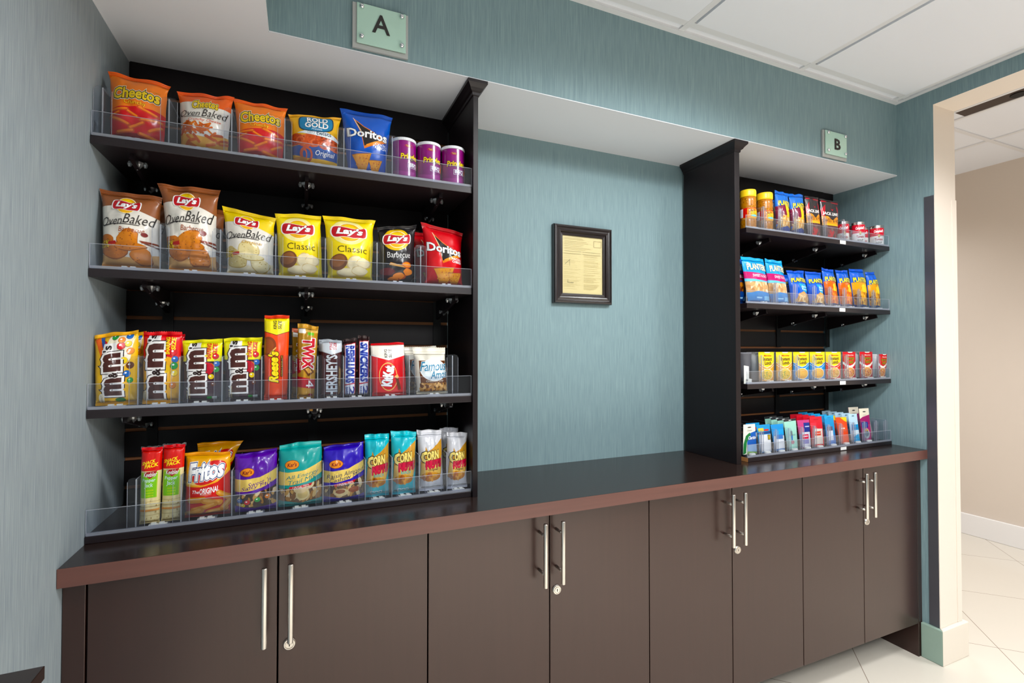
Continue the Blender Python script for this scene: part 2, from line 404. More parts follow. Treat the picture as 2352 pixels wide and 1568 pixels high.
# ------------------------------------------------------------------ counter: worktop, cabinets, end panels
t = MB(); t.box(.001, XR-.001, -.411, -.001, .8615, .9)
wt = props(t.build('worktop', TOP, bevel=.001), 'long dark brown worktop running wall to wall over the cabinets', 'worktop')
MB().box(.001, XR-.001, -.4125, -.4112, .8615, .8998).build('edge_band', TOPE, wt)
t = MB(); t.box(.001, .0385, -.386, -.002, 0, .8615); props(t.build('end_panel', DOOR, bevel=.001), 'dark brown filler panel between the left wall and the first cabinet', 'panel')
t = MB(); t.box(2.9225, XR-.002, -.385, -.002, 0, .8615); props(t.build('end_panel', DOOR, bevel=.001), 'dark brown end panel down to the floor beside the door opening', 'panel')
bx = [.0405, .3968, .7535, 1.114, 1.4735, 1.832, 2.1915, 2.553, 2.9205]
hx = [.3704, .4245, 1.081, 1.1375, 1.797, 1.8525, 2.5118, 2.5645]
lx = {1: (.4222, .643), 3: (1.136, .633), 5: (1.8545, .634), 7: (2.571, .634)}
ords = ['leftmost dark brown base cabinet under the big snack shelves', 'dark brown base cabinet under the bare worktop, second from left', 'dark brown base cabinet third from left, below the tall right divider', 'rightmost dark brown base cabinet next to the door opening']
for k in range(4):
    a, c, e = bx[2*k], bx[2*k+1], bx[2*k+2]
    r = empty('base_cabinet', ((a+e)/2, -.366, 0), ords[k], 'cabinet', 'base cabinets under the worktop'); ox = (a+e)/2
    t = MB(); x0, x1 = a-ox+.001, e-ox-.001
    t.box(x0, x0+.018, .001, .36, .145, .861); t.box(x1-.018, x1, .001, .36, .145, .861); t.box(x0+.018, x1-.018, .001, .36, .145, .163); t.box(x0+.018, x1-.018, .345, .36, .163, .861)
    t.build('carcass', ESP, r)
    t = MB(); t.box(x0, x1, .14, .155, .001, .145); t.build('toe_kick', BLACK, r)
    for i, (p, q) in enumerate(((a, c), (c, e))):
        d = MB().box(p-ox+.0016, q-ox-.0016, -.02, 0, .145, .859).build('door', DOOR, r, bevel=.0012)
        h = hx[2*k+i]-ox; m = MB(); m.lathe((h, -.059, 0), [(.0058, .664), (.0062, .6655), (.0062, .8415), (.0058, .843)], n=16)
        for z in (.808, .699): m.lathe((h, 0, z), [(.0042, -.02), (.0042, -.056)], 'y', 12)
        m.build('handle', STEEL, d, True)
        if 2*k+i in lx:
            X, z = lx[2*k+i]; X -= ox; m = MB(); m.lathe((X, 0, z), [(.0142, -.02), (.0142, -.0225), (.012, -.026), (.0098, -.0262), (.0094, -.0245), (.0086, -.0245), (.008, -.0265)], 'y', 24)
            m.box(X-.0012, X+.0012, -.0268, -.0262, z-.004, z+.004, 1); m.build('lock', [STEEL, DARKHOLE], d, False)

# ------------------------------------------------------------------ slatwalls, upright panels with crowns
def slatwall(x0, x1, label):
    r = empty('slatwall', ((x0+x1)/2, 0, .9), label, 'slatwall', 'slatwalls behind the shelves'); w = (x1-x0)/2
    s = MB(); g = MB(); zs = [.9]+[1.4245+.0777*k for k in range(-6, 9)]+[2.134]
    for i in range(len(zs)-1):
        a = zs[i]+(.005 if i else 0)-.9; b_ = zs[i+1]-.9-(.005 if i < len(zs)-2 else .0)
        s.box(-w, w, -.013, -.001, a, b_)
    for z in zs[1:-1]: g.box(-w, w, -.0055, -.001, z-.905, z-.895); g.box(-w, w, -.0128, -.0055, z-.9065, z-.905)
    s.build('slats', SLAT, r); g.build('groove_liner', MDF, r)
slatwall(.001, .9104, 'dark slatwall with brown grooves behind the left snack shelves')
slatwall(1.9906, 2.875, 'dark slatwall with brown grooves behind the right shelves')
t = MB(); t.box(2.8755, 2.951, -.0125, -.001, 1.84, 2.133); props(t.build('filler_board', SLAT), 'short dark board above the right shelves in the corner', 'panel')
def upright(x0, x1, label):
    r = empty('upright_panel', ((x0+x1)/2, -.286, .9), label, 'panel', 'tall upright panels dividing the counter'); w = (x1-x0)/2
    MB().box(-w, w, 0, .272, 0, 1.2).build('board', ESP, r, bevel=.001)
    prof = [(.0, 1.194), (.003, 1.196), (.004, 1.2035), (.009, 1.207), (.013, 1.214), (.019, 1.221), (.0225, 1.2245), (.0225, 1.2335)]
    v = []; f = []
    for d, z in prof: v += [(-w-d, .272, z), (-w-d, -d, z), (w+d, -d, z), (w+d, .272, z)]
    for j in range(len(prof)-1):
        for i in range(3): f.append((4*j+i, 4*j+i+1, 4*j+5+i, 4*j+4+i))
        f.append((4*j+3, 4*j, 4*j+4, 4*j+7))
    f += [(3, 2, 1, 0), tuple(4*(len(prof)-1)+i for i in range(4))]
    m = MB(); m.add(v, f); m.build('crown', ESP, r)
upright(.9105, .9265, 'tall dark upright panel with crown at right of the big shelves')
upright(1.9655, 1.9905, 'tall dark upright panel with crown at left of the small shelves')

# ------------------------------------------------------------------ shelves, brackets, acrylic fronts
ZA = [1.8225, 1.5195, 1.1995]; ZBs = [1.8127, 1.5178, 1.2016]
rown = ['top', 'second', 'third']
def fitting(m, x, y, z, s=1):
    """faceted clear plastic fitting hanging under the bracket"""
    m.lathe((x, y, z-.014*s), [(.002*s, -.006*s), (.008*s, .001*s), (.013*s, .007*s), (.0145*s, .0125*s), (.009*s, .014*s)], n=7)
    for d in (-1, 1): m.lathe((x+d*.016*s, y, z-.011*s), [(.003*s, -.002*s), (.005*s, .005*s), (.003*s, .011*s)], n=6)
def bracket(x, ztop, label, group, front=.2, rear=.08):
    r = empty('shelf_bracket', (x, -.0135, ztop), label, 'bracket', group)
    MB().prism([(-.0045, -.004, -.0005), (-.0045, -.232, -.0005), (-.0045, -.236, -.016), (-.0045, -.004, -.062)], (.009, 0, 0)).build('arm', ESP, r)
    MB().box(-.013, .013, -.004, 0, -.15, -.001).build('wall_plate', BLACK, r)
    m = MB(); fitting(m, 0, -front+.0135, -.006, 1); m.build('front_fitting', CLEARK, r)
    m = MB(); fitting(m, .003, -rear, -.036, .8); m.build('rear_fitting', CLEARK, r)
def shelf(x0, x1, z, label, group, tagx=None, t=.0195):
    r = empty('shelf', ((x0+x1)/2, -.278, z), label, 'shelf', group); w = (x1-x0)/2
    MB().box(-w, w, 0, .264, -t, 0).build('board', ESPX, r, bevel=.0012)
    if tagx: MB().box(tagx-(x0+x1)/2-.019, tagx-(x0+x1)/2+.019, -.0006, -.0001, -t*.86, -t*.08).build('price_tag', TAG, r)
names = [('puff and pretzel bags', 'potato chip bags', 'chocolate candy'), ('peanut jars and soup cans', 'blue nut bags', 'instant noodle cups')]
for i, z in enumerate(ZA):
    shelf(.001, .9095, z, f'dark {rown[i]} shelf of the left unit holding {names[0][i]}', 'shelves of the left unit')
    for j, x in enumerate(((.07, .454, .822), (.098, .455, .872), (.064, .478, .855))[i]):
        bracket(x, z-.0195, f'{("left", "middle", "right")[j]} bracket with clear fittings under the {names[0][i]} shelf', 'brackets under the left shelves')
for i, z in enumerate(ZBs):
    shelf(2.034, 2.9415, z, f'dark {rown[i]} shelf of the right unit holding {names[1][i]}', 'shelves of the right unit', (2.61, 2.602, 2.6)[i])
    for j, x in enumerate(((2.2, 2.548, 2.893), (2.18, 2.54, 2.893), (2.21, 2.528, 2.88))[i]):
        bracket(x, z-.0195, f'{("left", "middle", "right")[j]} bracket with clear fittings under the {names[1][i]} shelf', 'brackets under the right shelves', .2, .08)
def tray(x0, x1, label, raw, tagx=None):
    r = empty('display_tray', ((x0+x1)/2, -.278, .9), label, 'display tray', 'low trays on the worktop'); w = (x1-x0)/2
    MB().box(-w+(.0008 if raw else 0), w, 0, .264, .0004, .0165).build('board', ESPX, r, bevel=.001)
    if raw: MB().box(-w, -w+.0008, .001, .264, .0006, .0163).build('raw_end', RAW, r)
    if tagx: MB().box(tagx-(x0+x1)/2-.019, tagx-(x0+x1)/2+.019, -.0006, -.0001, .003, .0155).build('price_tag', TAG, r)
tray(.001, .9095, 'long dark tray on the worktop holding nut and trail mix bags', False)
tray(2.034, 2.9415, 'dark tray on the right of the worktop holding toiletry packs', True, 2.6)
def front_lip(x0, x1, z, label, group, h=.055):
    r = empty('front_lip', ((x0+x1)/2, -.2755, z), label, 'shelf front', group); w = (x1-x0)/2
    m = MB(); m.box(-w, w, 0, .0018, .0005, h-.001).build('clear_strip', ACR, r)
    m = MB(); m.box(-w, w, -.0002, .002, h-.0009, h); m.box(w, w+.0012, 0, .0018, .001, h); m.box(-w-.0012, -w, 0, .0018, .001, h); m.build('painted_edge_glint', EDGE, r)  # pale strips imitate light caught in the rim
    m = MB(); m.box(-w, w, -.0004, .0055, .0003, .007); m.build('foot', RAIL, r)
def divider(x, z, label, group, h=.118, fl=(.017, .017), dep=.235):
    r = empty('shelf_divider', (x, -.2655, z), label, 'divider', group)
    MB().box(-.0009, .0009, .003, dep, .006, h*.97).build('wall', ACR, r)
    c = .009; pts = [(-fl[0], 0, .004), (fl[1], 0, .004), (fl[1], 0, h-c), (fl[1]-c*.3, 0, h-c*.3), (fl[1]-c, 0, h), (-fl[0]+c, 0, h), (-fl[0]+c*.3, 0, h-c*.3), (-fl[0], 0, h-c)]
    MB().prism(pts, (0, .0018, 0)).build('front_flange', ACR, r)
    m = MB(); m.box(-.0012, .0012, -.0006, .003, .006, h*.97); m.box(-.0009, .0009, .004, dep, h*.97, h*.975)
    for s, q in ((-1, fl[0]), (1, fl[1])): m.box(s*q-.0003, s*q+.0003, -.0002, .002, .006, h-c)
    m.build('painted_edge_glint', EDGE, r)
def pusher(x, z, label, group, w=.05, big=False):
    r = empty('pusher_track', (x, -.2655, z), label, 'pusher', group)
    m = MB(); m.box(-w/2, w/2, .001, .235, .0005, .003)
    for s in (-.8, -.3, .3, .8): m.box(s*w/2-.001, s*w/2+.001, .001, .235, .003, .0052)
    m.build('track', RAIL, r)
    m = MB()
    if big: m.lathe((-.004, .0085, .0015), [(.0088, 0), (.0092, .004), (.0075, .0095)], n=14); m.lathe((.008, .0085, .0015), [(.0088, 0), (.0092, .004), (.0075, .0095)], n=14)
    else: m.box(-.018, .018, -.0014, .011, .0005, .0068); m.box(-.0135, -.004, -.0016, .008, .0068, .0105); m.box(.003, .0125, -.0016, .008, .0068, .0105)
    m.build('white_end', CLIPW, r)

# ------------------------------------------------------------------ wall signs and framed document
def sign(ch, x0, x1, z0, z1, lx0, lx1, lz0, lz1, label):
    r = empty('wall_sign', ((x0+x1)/2, -.306, z0), label, 'sign', 'letter signs on the bulkhead'); ox, oz = (x0+x1)/2, z0
    MB().box(x0-ox, x1-ox, -.007, 0, 0, z1-z0).build('back_plate', [PLATE], r, bevel=.0008)
    MB().box(x0-ox+.011, x1-ox-.007, -.0125, -.0085, .0125, z1-z0-.002).build('glass_plate', MINT, r, bevel=.0008)
    for x in (.158, .872):
        for z in (.24, .9):
            m = MB(); m.lathe((x0-ox+x*(x1-x0), 0, z*(z1-z0)), [(.0045, -.0068), (.0045, -.0126), (.0062, -.013), (.0064, -.0165), (.005, -.0195), (.002, -.021)], 'y', 18); m.build('standoff', CHROME, r, True)
    vs, ts = text_geo(ch, 0, .012 if ch == 'A' else .022); X0, X1 = min(p[0] for p in vs), max(p[0] for p in vs); Y0, Y1 = min(p[1] for p in vs), max(p[1] for p in vs)
    V = [(lx0-ox+(p[0]-X0)/(X1-X0)*(lx1-lx0), -.0142, lz0-oz+(p[1]-Y0)/(Y1-Y0)*(lz1-lz0)) for p in vs]
    m = MB(); m.add(V, ts); me = bpy.data.meshes.new('letter'); bm = bmesh.new()
    bv = [bm.verts.new(q) for q in V]
    for q in ts:
        try: bm.faces.new([bv[i] for i in q])
        except ValueError: pass
    bmesh.ops.remove_doubles(bm, verts=bm.verts, dist=1e-6)
    ex = bmesh.ops.extrude_face_region(bm, geom=list(bm.faces)); bmesh.ops.translate(bm, verts=[g for g in ex['geom'] if isinstance(g, bmesh.types.BMVert)], vec=(0, .0014, 0))
    bmesh.ops.recalc_face_normals(bm, faces=bm.faces); bm.to_mesh(me); bm.free(); link('letter', me, LETTER, r)
sign('A', .5625, .7105, 2.1415, 2.2635, .613, .660, 2.1900, 2.2405, 'mint glass sign with letter A above the big shelves')
sign('B', 2.4345, 2.5865, 2.1415, 2.2535, 2.5, 2.5375, 2.178, 2.224, 'mint glass sign with letter B above the small shelves')
r = empty('picture_frame', (1.457, -.001, 1.514), 'dark framed yellow document hanging on the teal wall between the shelves', 'picture frame')
W, H_ = .131, .304
prof = [(0, -.0005), (0, -.016), (.003, -.0215), (.009, -.0235), (.013, -.0195), (.016, -.0185), (.022, -.0215), (.027, -.0205), (.031, -.0145), (.0395, -.0135), (.0395, -.0075)]
v = []; f = []
for d, y in prof: v += [(-W+d, y, d), (W-d, y, d), (W-d, y, H_-d), (-W+d, y, H_-d)]
for j in range(len(prof)-1):
    for i in range(4): k = (i+1) % 4; f.append((4*j+i, 4*j+k, 4*j+4+k, 4*j+4+i))
m = MB(); m.add(v, f); m.build('moulding', mat('frame_brown', '231a1a', .28, coat=.4), r)
a = Art('dccfa2'); q = random.Random(3)
for c0, c1 in ((.04, .47), (.53, .96)):
    y = .68
    while y > .06:
        a.R(c0, y, c0+(c1-c0)*q.uniform(.55, 1), y+.004, 'c9bb8c'); y -= q.choice((.017, .017, .034))
for y in (.955, .935, .9, .875, .85, .82, .79, .765): a.R(.06, y, q.uniform(.5, .74), y+.0045, 'cbbd90')
for y in (.73, .69): a.R(.05, y, .46, y+.004, 'a89c78'); a.R(.5, y, .95, y+.004, 'a89c78')
for (x0, z0, x1, z1) in ((.78, .83, .97, .935),):
    for w_ in ((x0, z0, x1, z0+.004), (x0, z1, x1, z1+.004), (x0, z0, x0+.006, z1), (x1-.006, z0, x1, z1)): a.R(*w_, 'a39773')
a.P([(.07, .51), (.19, .59), (.2, .59), (.08, .505)], '8f8a70'); a.R(.18, .48, .187, .59, 'a09a7c'); a.R(.13, .19, .28, .196, '8f8a70'); a.R(.14, .19, .147, .25, 'a09a7c')
art_mesh('document', a, lambda u, v: Vector((-.092+.184*u, -.0085, .0385+.227*v)), 1, 1, (0, 1, 0, 1), PAPER, r)
MB().box(-.0925, .0925, -.0105, -.0098, .0385, .2655).build('glass', clear('picture_glass', 'ffffff', .01, .02, .5), r)
# dark wooden ledge at the lower left
r = empty('wall_ledge', (0, -.684, .83), 'corner of a dark wooden ledge at the lower left of the picture', 'ledge')
MB().prism([(.001, 0, 0), (.084, 0, 0), (.084, -1.0, 0), (.001, -1.0, 0)], (0, 0, .02)).build('top', TOP, r, bevel=.001)
for y in (-.25, -.8): MB().prism([(.001, y, -.001), (.07, y, -.001), (.001, y, -.08)], (0, -.02, 0)).build('bracket', ESP, r)
# ------------------------------------------------------------------ packages
def nz(x, y, z): return noise.noise(Vector((x, y, z)))
def bag(name, label, cat, group, q, y, z0, D, art, top, bot, st=.945, sb=.045, pin=.045, zig=0, lean=.012, seed=1, wr=1.0, gp=.6, nu=16, nv=20, parts=True, fold=0, rz=0, m=None):
    """pillow bag: q = TL, TR, BR, BL corners (x, z) of its outline; inflated by D, crimped seals top and bottom"""
    TL, TR, BR, BL = q; cx = (BL[0]+BR[0])/2; zb = (BL[1]+BR[1])/2
    TL, TR, BR, BL = [(p[0]-cx, p[1]-zb) for p in (TL, TR, BR, BL)]
    e = (BR[1]-BL[1])/2*.6; BL = (BL[0], max(0, -e)); BR = (BR[0], max(0, e))
    r = empty(name, (cx, y, z0), label, cat, group, rz)
    s = seed*3.17
    def base(u, v, side):
        k = 1-2*pin*min(1, max(0, (1-v)/.16))**.8*min(1, (v+.03)/.13)**.8
        w = .5+(u-.5)*k+.012*nz(v*5, s, u*1.5)*min(1, (1-v)/.1)
        x = (BL[0]+(BR[0]-BL[0])*w)*(1-v)+(TL[0]+(TR[0]-TL[0])*w)*v
        z = (BL[1]+(BR[1]-BL[1])*w)*(1-v)+(TL[1]+(TR[1]-TL[1])*w)*v
        t = min(1, max(0, (v-sb)/(st-sb)))
        a = abs(2*u-1); f = max(0, 1-a**2.3)**.75; g = max(0, math.sin(PI*t**.92))**gp if 0 < t < 1 else 0
        yy = -D*f*g*side
        et, eb = math.exp(-max(0, st-v)/.13), math.exp(-max(0, v-sb)/.09)
        rip = math.sin(u*(11+seed % 5)+s+3*nz(u*2, s, 0))
        yy += .0026*wr*et*rip*(1 if v >= st else .3+.7*f)+.0018*wr*eb*math.sin(u*9+s*2)
        yy += side*wr*f*g*(.0042*nz(u*2.6+s, v*3, s)+.003*nz(u*6, v*5+s, 1.7*s)-.0062*abs(nz(u*4.5+v*2.5, v*3.2-u*2, s*.7))*(.35+1.1*et+.7*eb)-.0035*abs(nz(u*5-v*3+s, v*4+u*2, s*.4))*(.3+et))
        z += .0035*nz(u*3, s, 4.4)*math.exp(-(1-v)/.06)
        if fold: yy += -side*.008*math.exp(-((v-fold-.05*(u-.5))/.025)**2)*f+side*.006*math.exp(-((v-fold+.045-.05*(u-.5))/.02)**2)*f
        return Vector((x, yy+lean*v, z))
    Pf = lambda u, v: base(u, v, 1)
    Pb = lambda u, v: base(u, v, -1)
    art_mesh('pouch', art, Pf, nu, nv, (0, 1, sb, st), m or FOIL, r, backf=Pb)
    def seal(nm, va, vb, col, zg):
        n = 36; V = []; F = []
        rows = 5
        for j in range(rows):
            v = va+(vb-va)*j/(rows-1)
            for i in range(n+1):
                p = Pf(i/n, v); p.y += .0007*math.sin(j*PI*1.0)+.0005*(1 if j % 2 else -1)
                if zg and j == rows-1: p.z += zg*(1 if i % 2 else -.3)
                V.append(tuple(p))
        for j in range(rows-1):
            for i in range(n): k = j*(n+1)+i; F.append((k, k+1, k+n+2, k+n+1))
        me = bpy.data.meshes.new(nm); me.from_pydata(V, [], F); flat_color(me, col); o = link(nm, me, m or FOIL, r, False)
        so = o.modifiers.new('thick', 'SOLIDIFY'); so.thickness = .0009; so.offset = 0
    seal('top_seal', st-.002, 1, top, zig); seal('bottom_seal', sb+.002, 0, bot, 0)
    return r
def can(name, label, cat, group, cx, y, z0, R_, H_, art, lid, rim, face=0):
    r = empty(name, (cx, y, z0), label, cat, group, face)
    sp = 3.6
    Pf = lambda u, v: Vector((R_*math.sin((u-.5)*sp), -R_*math.cos((u-.5)*sp), .003+v*(H_-.012)))
    art_mesh('label', art, Pf, 24, 4, (0, 1, 0, 1), FOIL, r)
    m = MB(); m.lathe((0, 0, 0), [(R_*.96, 0), (R_*.995, .0015), (R_*.985, .004), (R_*.985, H_-.012)], n=36)
    m.build('body', mat('can_side', art.base, .35), r, True)
    m = MB()
    for p in lid: pass
    m.lathe((0, 0, 0), [(R_*a, H_+b) for a, b in lid], n=36); m.build(rim[0], rim[1], r, False)
    return r
def slab(name, label, cat, group, q, y, z0, dep, art, side, top=None, lean=0, parent_parts=(), rz=0, m=None, bulge=0, nu=6, nv=8, rnd=.0):
    """flat pack: printed front panel with its body behind"""
    TL, TR, BR, BL = q; cx = (BL[0]+BR[0])/2; zb = (BL[1]+BR[1])/2
    TL, TR, BR, BL = [(p[0]-cx, max(0, p[1]-zb) if i > 1 else p[1]-zb) for i, p in enumerate((TL, TR, BR, BL))]
    r = empty(name, (cx, y, z0), label, cat, group, rz)
    def P(u, v, s=0):
        x = (BL[0]+(BR[0]-BL[0])*u)*(1-v)+(TL[0]+(TR[0]-TL[0])*u)*v; z = (BL[1]+(BR[1]-BL[1])*u)*(1-v)+(TL[1]+(TR[1]-TL[1])*u)*v
        return Vector((x, lean*v+s-(bulge*max(0, 1-abs(2*u-1)**3)**.8*max(0, math.sin(PI*v))**.5 if s == 0 else 0), z))
    art_mesh('front', art, lambda u, v: P(u, v), nu, nv, (0, 1, 0, 1), m or CARD, r)
    b = MB(); cs = [P(u, v, .0004) for u, v in ((0, 0), (1, 0), (1, 1), (0, 1))]+[P(u, v, dep) for u, v in ((0, 0), (1, 0), (1, 1), (0, 1))]
    b.add(cs, [(0, 3, 2, 1), (4, 5, 6, 7), (0, 1, 5, 4), (1, 2, 6, 5), (2, 3, 7, 6), (3, 0, 4, 7)]); b.build('body', side, r)
    return r
_side = {}
def side(h, rough=.4):
    if h not in _side: _side[h] = mat('pack_'+h, h, rough)
    return _side[h]

# ---- artwork of each product (u to the right, v up)
OUT = lambda a, b_=None, o1=.03, o2=.06: ([(o2, b_)] if b_ else [])+[(o1, a)]
def A_puffs():
    a = Art('ff8412'); a.P([(0, 0), (1, 0), (1, .47), (.8, .5), (.5, .49), (.2, .46), (0, .42)], 'e0252a'); a.E(.5, .0, .62, .13, '9c1620')
    for p in ((.2, .42, .32, .07, .15), (.72, .45, .34, .07, -.35), (.78, .33, .36, .075, .1), (.22, .27, .34, .075, -.4), (.52, .23, .3, .07, .5), (.85, .22, .26, .07, .6), (.3, .14, .3, .07, .2), (.74, .1, .36, .075, -.25), (.45, .38, .2, .06, -.5), (.12, .35, .22, .05, .4)):
        a.stick(*p, 'd9541a', .66); a.stick(p[0], p[1]+.008, p[2]*.9, p[3]*.6, p[4], 'ff8c22', .66)
    a.T('Cheetos', .1, .58, .9, .77, 'f3d34a', .0, .03, skew=.25, arc=.12, out=OUT('17100c', 'fff4df', .05, .085)); a.T('Crunchy', .3, .5, .68, .575, 'ffd23c', 0, .015, skew=.05, out=OUT('c8201c', None, .03))
    a.T('THAT CHEESY', .66, .775, .9, .79, '8c8a3c', 0, 0)
    return a
def A_baked():
    a = Art('eeeae2'); a.P([(0, .8), (.3, .8), (.62, .74), (1, .72), (1, 1), (0, 1)], 'f2661f'); a.P([(0, 0), (1, 0), (1, .28), (.5, .22), (0, .27)], 'eab265')
    a.rnd.seed(4); a.many(46, (.05, .28, .62, .42), .05, ['d4641a', 'c4531a', 'e07a28'], 'stick'); a.many(5, (.1, .08, .5, .2), .07, ['c95a1c', 'd96c22'], 'stick'); a.many(8, (.6, .1, .95, .28), .06, ['d4641a', 'bf5019'], 'stick')
    a.T('Cheetos', .27, .67, .76, .82, 'f3d34a', .0, .03, skew=.2, arc=.1, out=OUT('17100c', 'f6e9c0', .05, .09))
    a.T('Oven', .03, .53, .43, .63, '2b2523', .35, -.004, arc=.02); a.T('Baked', .46, .53, .96, .66, '2b2523', .35, -.004); a.P([(.1, .52), (.7, .505), (.7, .512), (.1, .529)], '2b2523'); a.T('Crunchy Cheese', .2, .44, .84, .495, 'e0562c', .3, 0)
    return a
def A_pretzel():
    a = Art('f7bb1a'); a.P([(0, .36), (1, .36), (1, .14), (.3, .14), (0, .2)], '1f55a8'); a.rnd.seed(9)
    a.P([(.02, .38), (.98, .34), (.98, .52), (.5, .55), (.05, .53)], '8e3b26'); a.many(42, (.06, .36, .96, .53), .085, ['d9694a', 'c4553a', 'e27d5c'], 'ring', .75)
    a.P([(.12, .6), (.5, .545), (1, .5), (1, .55), (.75, .63), (.4, .66)], 'eef3f6')
    a.P(smooth([(.18, .65), (.14, .8), (.2, .96), (.5, .99), (.84, .96), (.89, .8), (.84, .65), (.5, .6)]), '173a52'); a.P(smooth([(.2, .665), (.165, .8), (.22, .945), (.5, .975), (.82, .945), (.865, .8), (.82, .665), (.5, .62)]), '2583b4')
    a.T('ROLD', .33, .82, .75, .925, 'ffffff', 0, .03, out=OUT('123349', None, .03)); a.T('GOLD', .28, .695, .77, .815, 'ffffff', 0, .03, out=OUT('123349', None, .03)); a.T('Pretzels', .42, .65, .64, .685, 'e9eef2', .3)
    a.T('tiny', .33, .565, .5, .63, '9fb0bd', 0, -.01); a.T('twists', .51, .555, .83, .63, '2c4a63', 0, .012)
    a.T('Original', .5, .17, .92, .28, 'ffffff', .25, .01); a.ring(.3, .2, .14, .13, 'd0684c', .3, 20); a.ring(.26, .2, .06, .1, 'd0684c', .4); a.E(.16, .1, .16, .06, 'c9820f')
    return a
def A_tri(base, sub, chips):
    a = Art(base); a.P([(.2, .86), (.42, .72), (.95, .52), (.42, .36), (.33, .62)], 'e87f2e'); a.P([(.22, .83), (.42, .705), (.85, .53), (.42, .4), (.34, .62)], '1a1414')
    a.P([(.45, .42), (.5, .4), (.86, .53), (.8, .54)], 'f29a3e'); a.P([(.2, .86), (.22, .855), (.36, .63), (.34, .62)], 'f6d1b0')
    a.T('Doritos', .06, .53, .95, .67, 'ffffff', 0, .03, skew=-.18, out=OUT('2a1d1d', None, .035)); y = .44
    for t in sub: a.T(t, .66, y, .94, y+.04, 'ffffff', .1, .02); y -= .05
    for (u, v, s) in chips:
        a.P([(u-s, v+.1*s/.25), (u+s, v+.14*s/.25), (u+.15*s, v-.3*s/.25)], 'a8601c'); a.P([(u-s*.94, v+.09*s/.25), (u+s*.94, v+.13*s/.25), (u+.15*s, v-.275*s/.25)], 'eb9d33'); a.rnd.seed(2)
        for i in range(26):
            x, w = a.rnd.uniform(-.6, .6)*s, a.rnd.uniform(-.05, .1)*s/.25; a.blob(u+x, v+w, .012, .009, a.rnd.choice(['c8561c', 'f5bd5c', 'd77a24']), 6)
    return a
def A_crisp():
    a = Art('8c1a77'); a.R(0, 0, 1, .04, 'c98ab8'); a.P([(0, .05), (1, .05), (1, .16), (.7, .2), (.4, .15), (0, .2)], 'a8428f')
    a.P([(.36, .86), (.42, .9), (.5, .88), (.54, .91), (.58, .85), (.5, .82), (.4, .83)], 'c43a2a'); a.P([(.375, .86), (.43, .888), (.5, .87), (.54, .895), (.565, .85), (.5, .83), (.41, .84)], '7e1568'); a.T('Grab', .4, .86, .49, .885, 'f4dc3c'); a.T('Go!', .42, .835, .5, .86, 'f4dc3c')
    a.T('Pringles', .28, .45, .74, .66, 'f9d92f', .1, .03, skew=.15, out=OUT('4a0c40', None, .05)); a.R(.44, .27, .72, .41, 'ffffff', .04); a.R(.447, .28, .713, .4, '8c1a77', .04); a.T('BBQ', .47, .285, .69, .4, 'ffffff', 0, .04)
    for p in ((.76, .35, .05, .09), (.8, .48, .045, .08)): a.blob(*p, 'e2783a', 9, .2)
    a.R(.86, .1, .98, .4, 'e9e4ea')
    return a
def badge(a, cu, cv, rw, rh):
    a.E(cu, cv, rw*.78, rh*1.75, 'fff4cf'); a.E(cu, cv, rw*.72, rh*1.62, 'f7b71c'); a.E(cu-.02, cv+rh*.5, rw*.5, rh*.9, 'fbd75a')
    for k, c in ((1.08, 'ffffff'), (1, 'c5222b')): a.P([(cu+x*rw*k, cv+y_*rh*k) for x, y_ in smooth([(-1.02, .75), (-.9, 1.0), (-.6, 1.05), (-.2, .85), (.3, .6), (.7, .75), (1.0, 1.1), (1.06, .2), (.97, -.9), (.6, -.8), (.2, -1.0), (-.3, -.75), (-.95, -1.0), (-1.1, -.2)])], c)
    a.T("Lay's", cu-rw*.82, cv-rh*.72, cu+rw*.84, cv+rh*.8, 'ffffff', .25, .045, skew=-.05, out=OUT('7c1016', None, .03))
def A_layb(top, flavour, fcol, tan, chips, pct, seed):
    a = Art('efe9df'); a.P([(0, .78), (.3, .8), (.65, .76), (1, .68), (1, 1), (0, 1)], top); a.P([(0, 0), (1, 0), (1, .2), (.6, .14), (0, .17)], tan); a.rnd.seed(seed)
    for (u, v, ru, rv, k) in ((.5, .36, .22, .12, 0), (.12, .33, .16, .07, 1), (.25, .2, .26, .1, 1), (.7, .17, .24, .11, 2), (.5, .28, .3, .05, 2)):
        q = a.rnd.getstate(); a.blob(u, v, ru, rv*1.1, chips[3], 8, .3); a.rnd.setstate(q); a.blob(u, v+.008, ru*.95, rv*1.02, chips[k], 8, .3)
        for i in range(22): a.blob(u+a.rnd.uniform(-.7, .7)*ru, v+a.rnd.uniform(-.7, .7)*rv, .014, .008, a.rnd.choice(chips), 6)
    badge(a, .46, .8, .22, .065)
    a.T('Oven', .03, .53, .42, .64, '2b2523', .35, -.004, skew=.25); a.T('Baked', .43, .56, .96, .69, '2b2523', .35, -.004, skew=-.05); a.P([(.06, .515), (.25, .545), (.7, .545), (.7, .553), (.25, .555), (.06, .53)], '2b2523')
    a.T(flavour, .35, .455, .78, .515, fcol, .25, .0)
    a.P([(.12, .27), (.3, .3), (.29, .34), (.13, .32)], 'b3231f'); a.T(pct, .0, .25, .17, .34, 'f6cf2a', .1, .02, skew=.15, out=OUT('3a2312', None, .03)); a.T('LESS FAT', .15, .275, .28, .295, 'f6d9a0')
    if flavour == 'Barbecue':
        a.blob(.78, .44, .06, .03, '7e1f1c', 9, .1); a.P([(.7, .36), (.98, .35), (1, .33), (.75, .33)], '8c3a22'); a.P([(.75, .34), (1, .3), (1, .285), (.8, .32)], '6e2a1c')
    return a
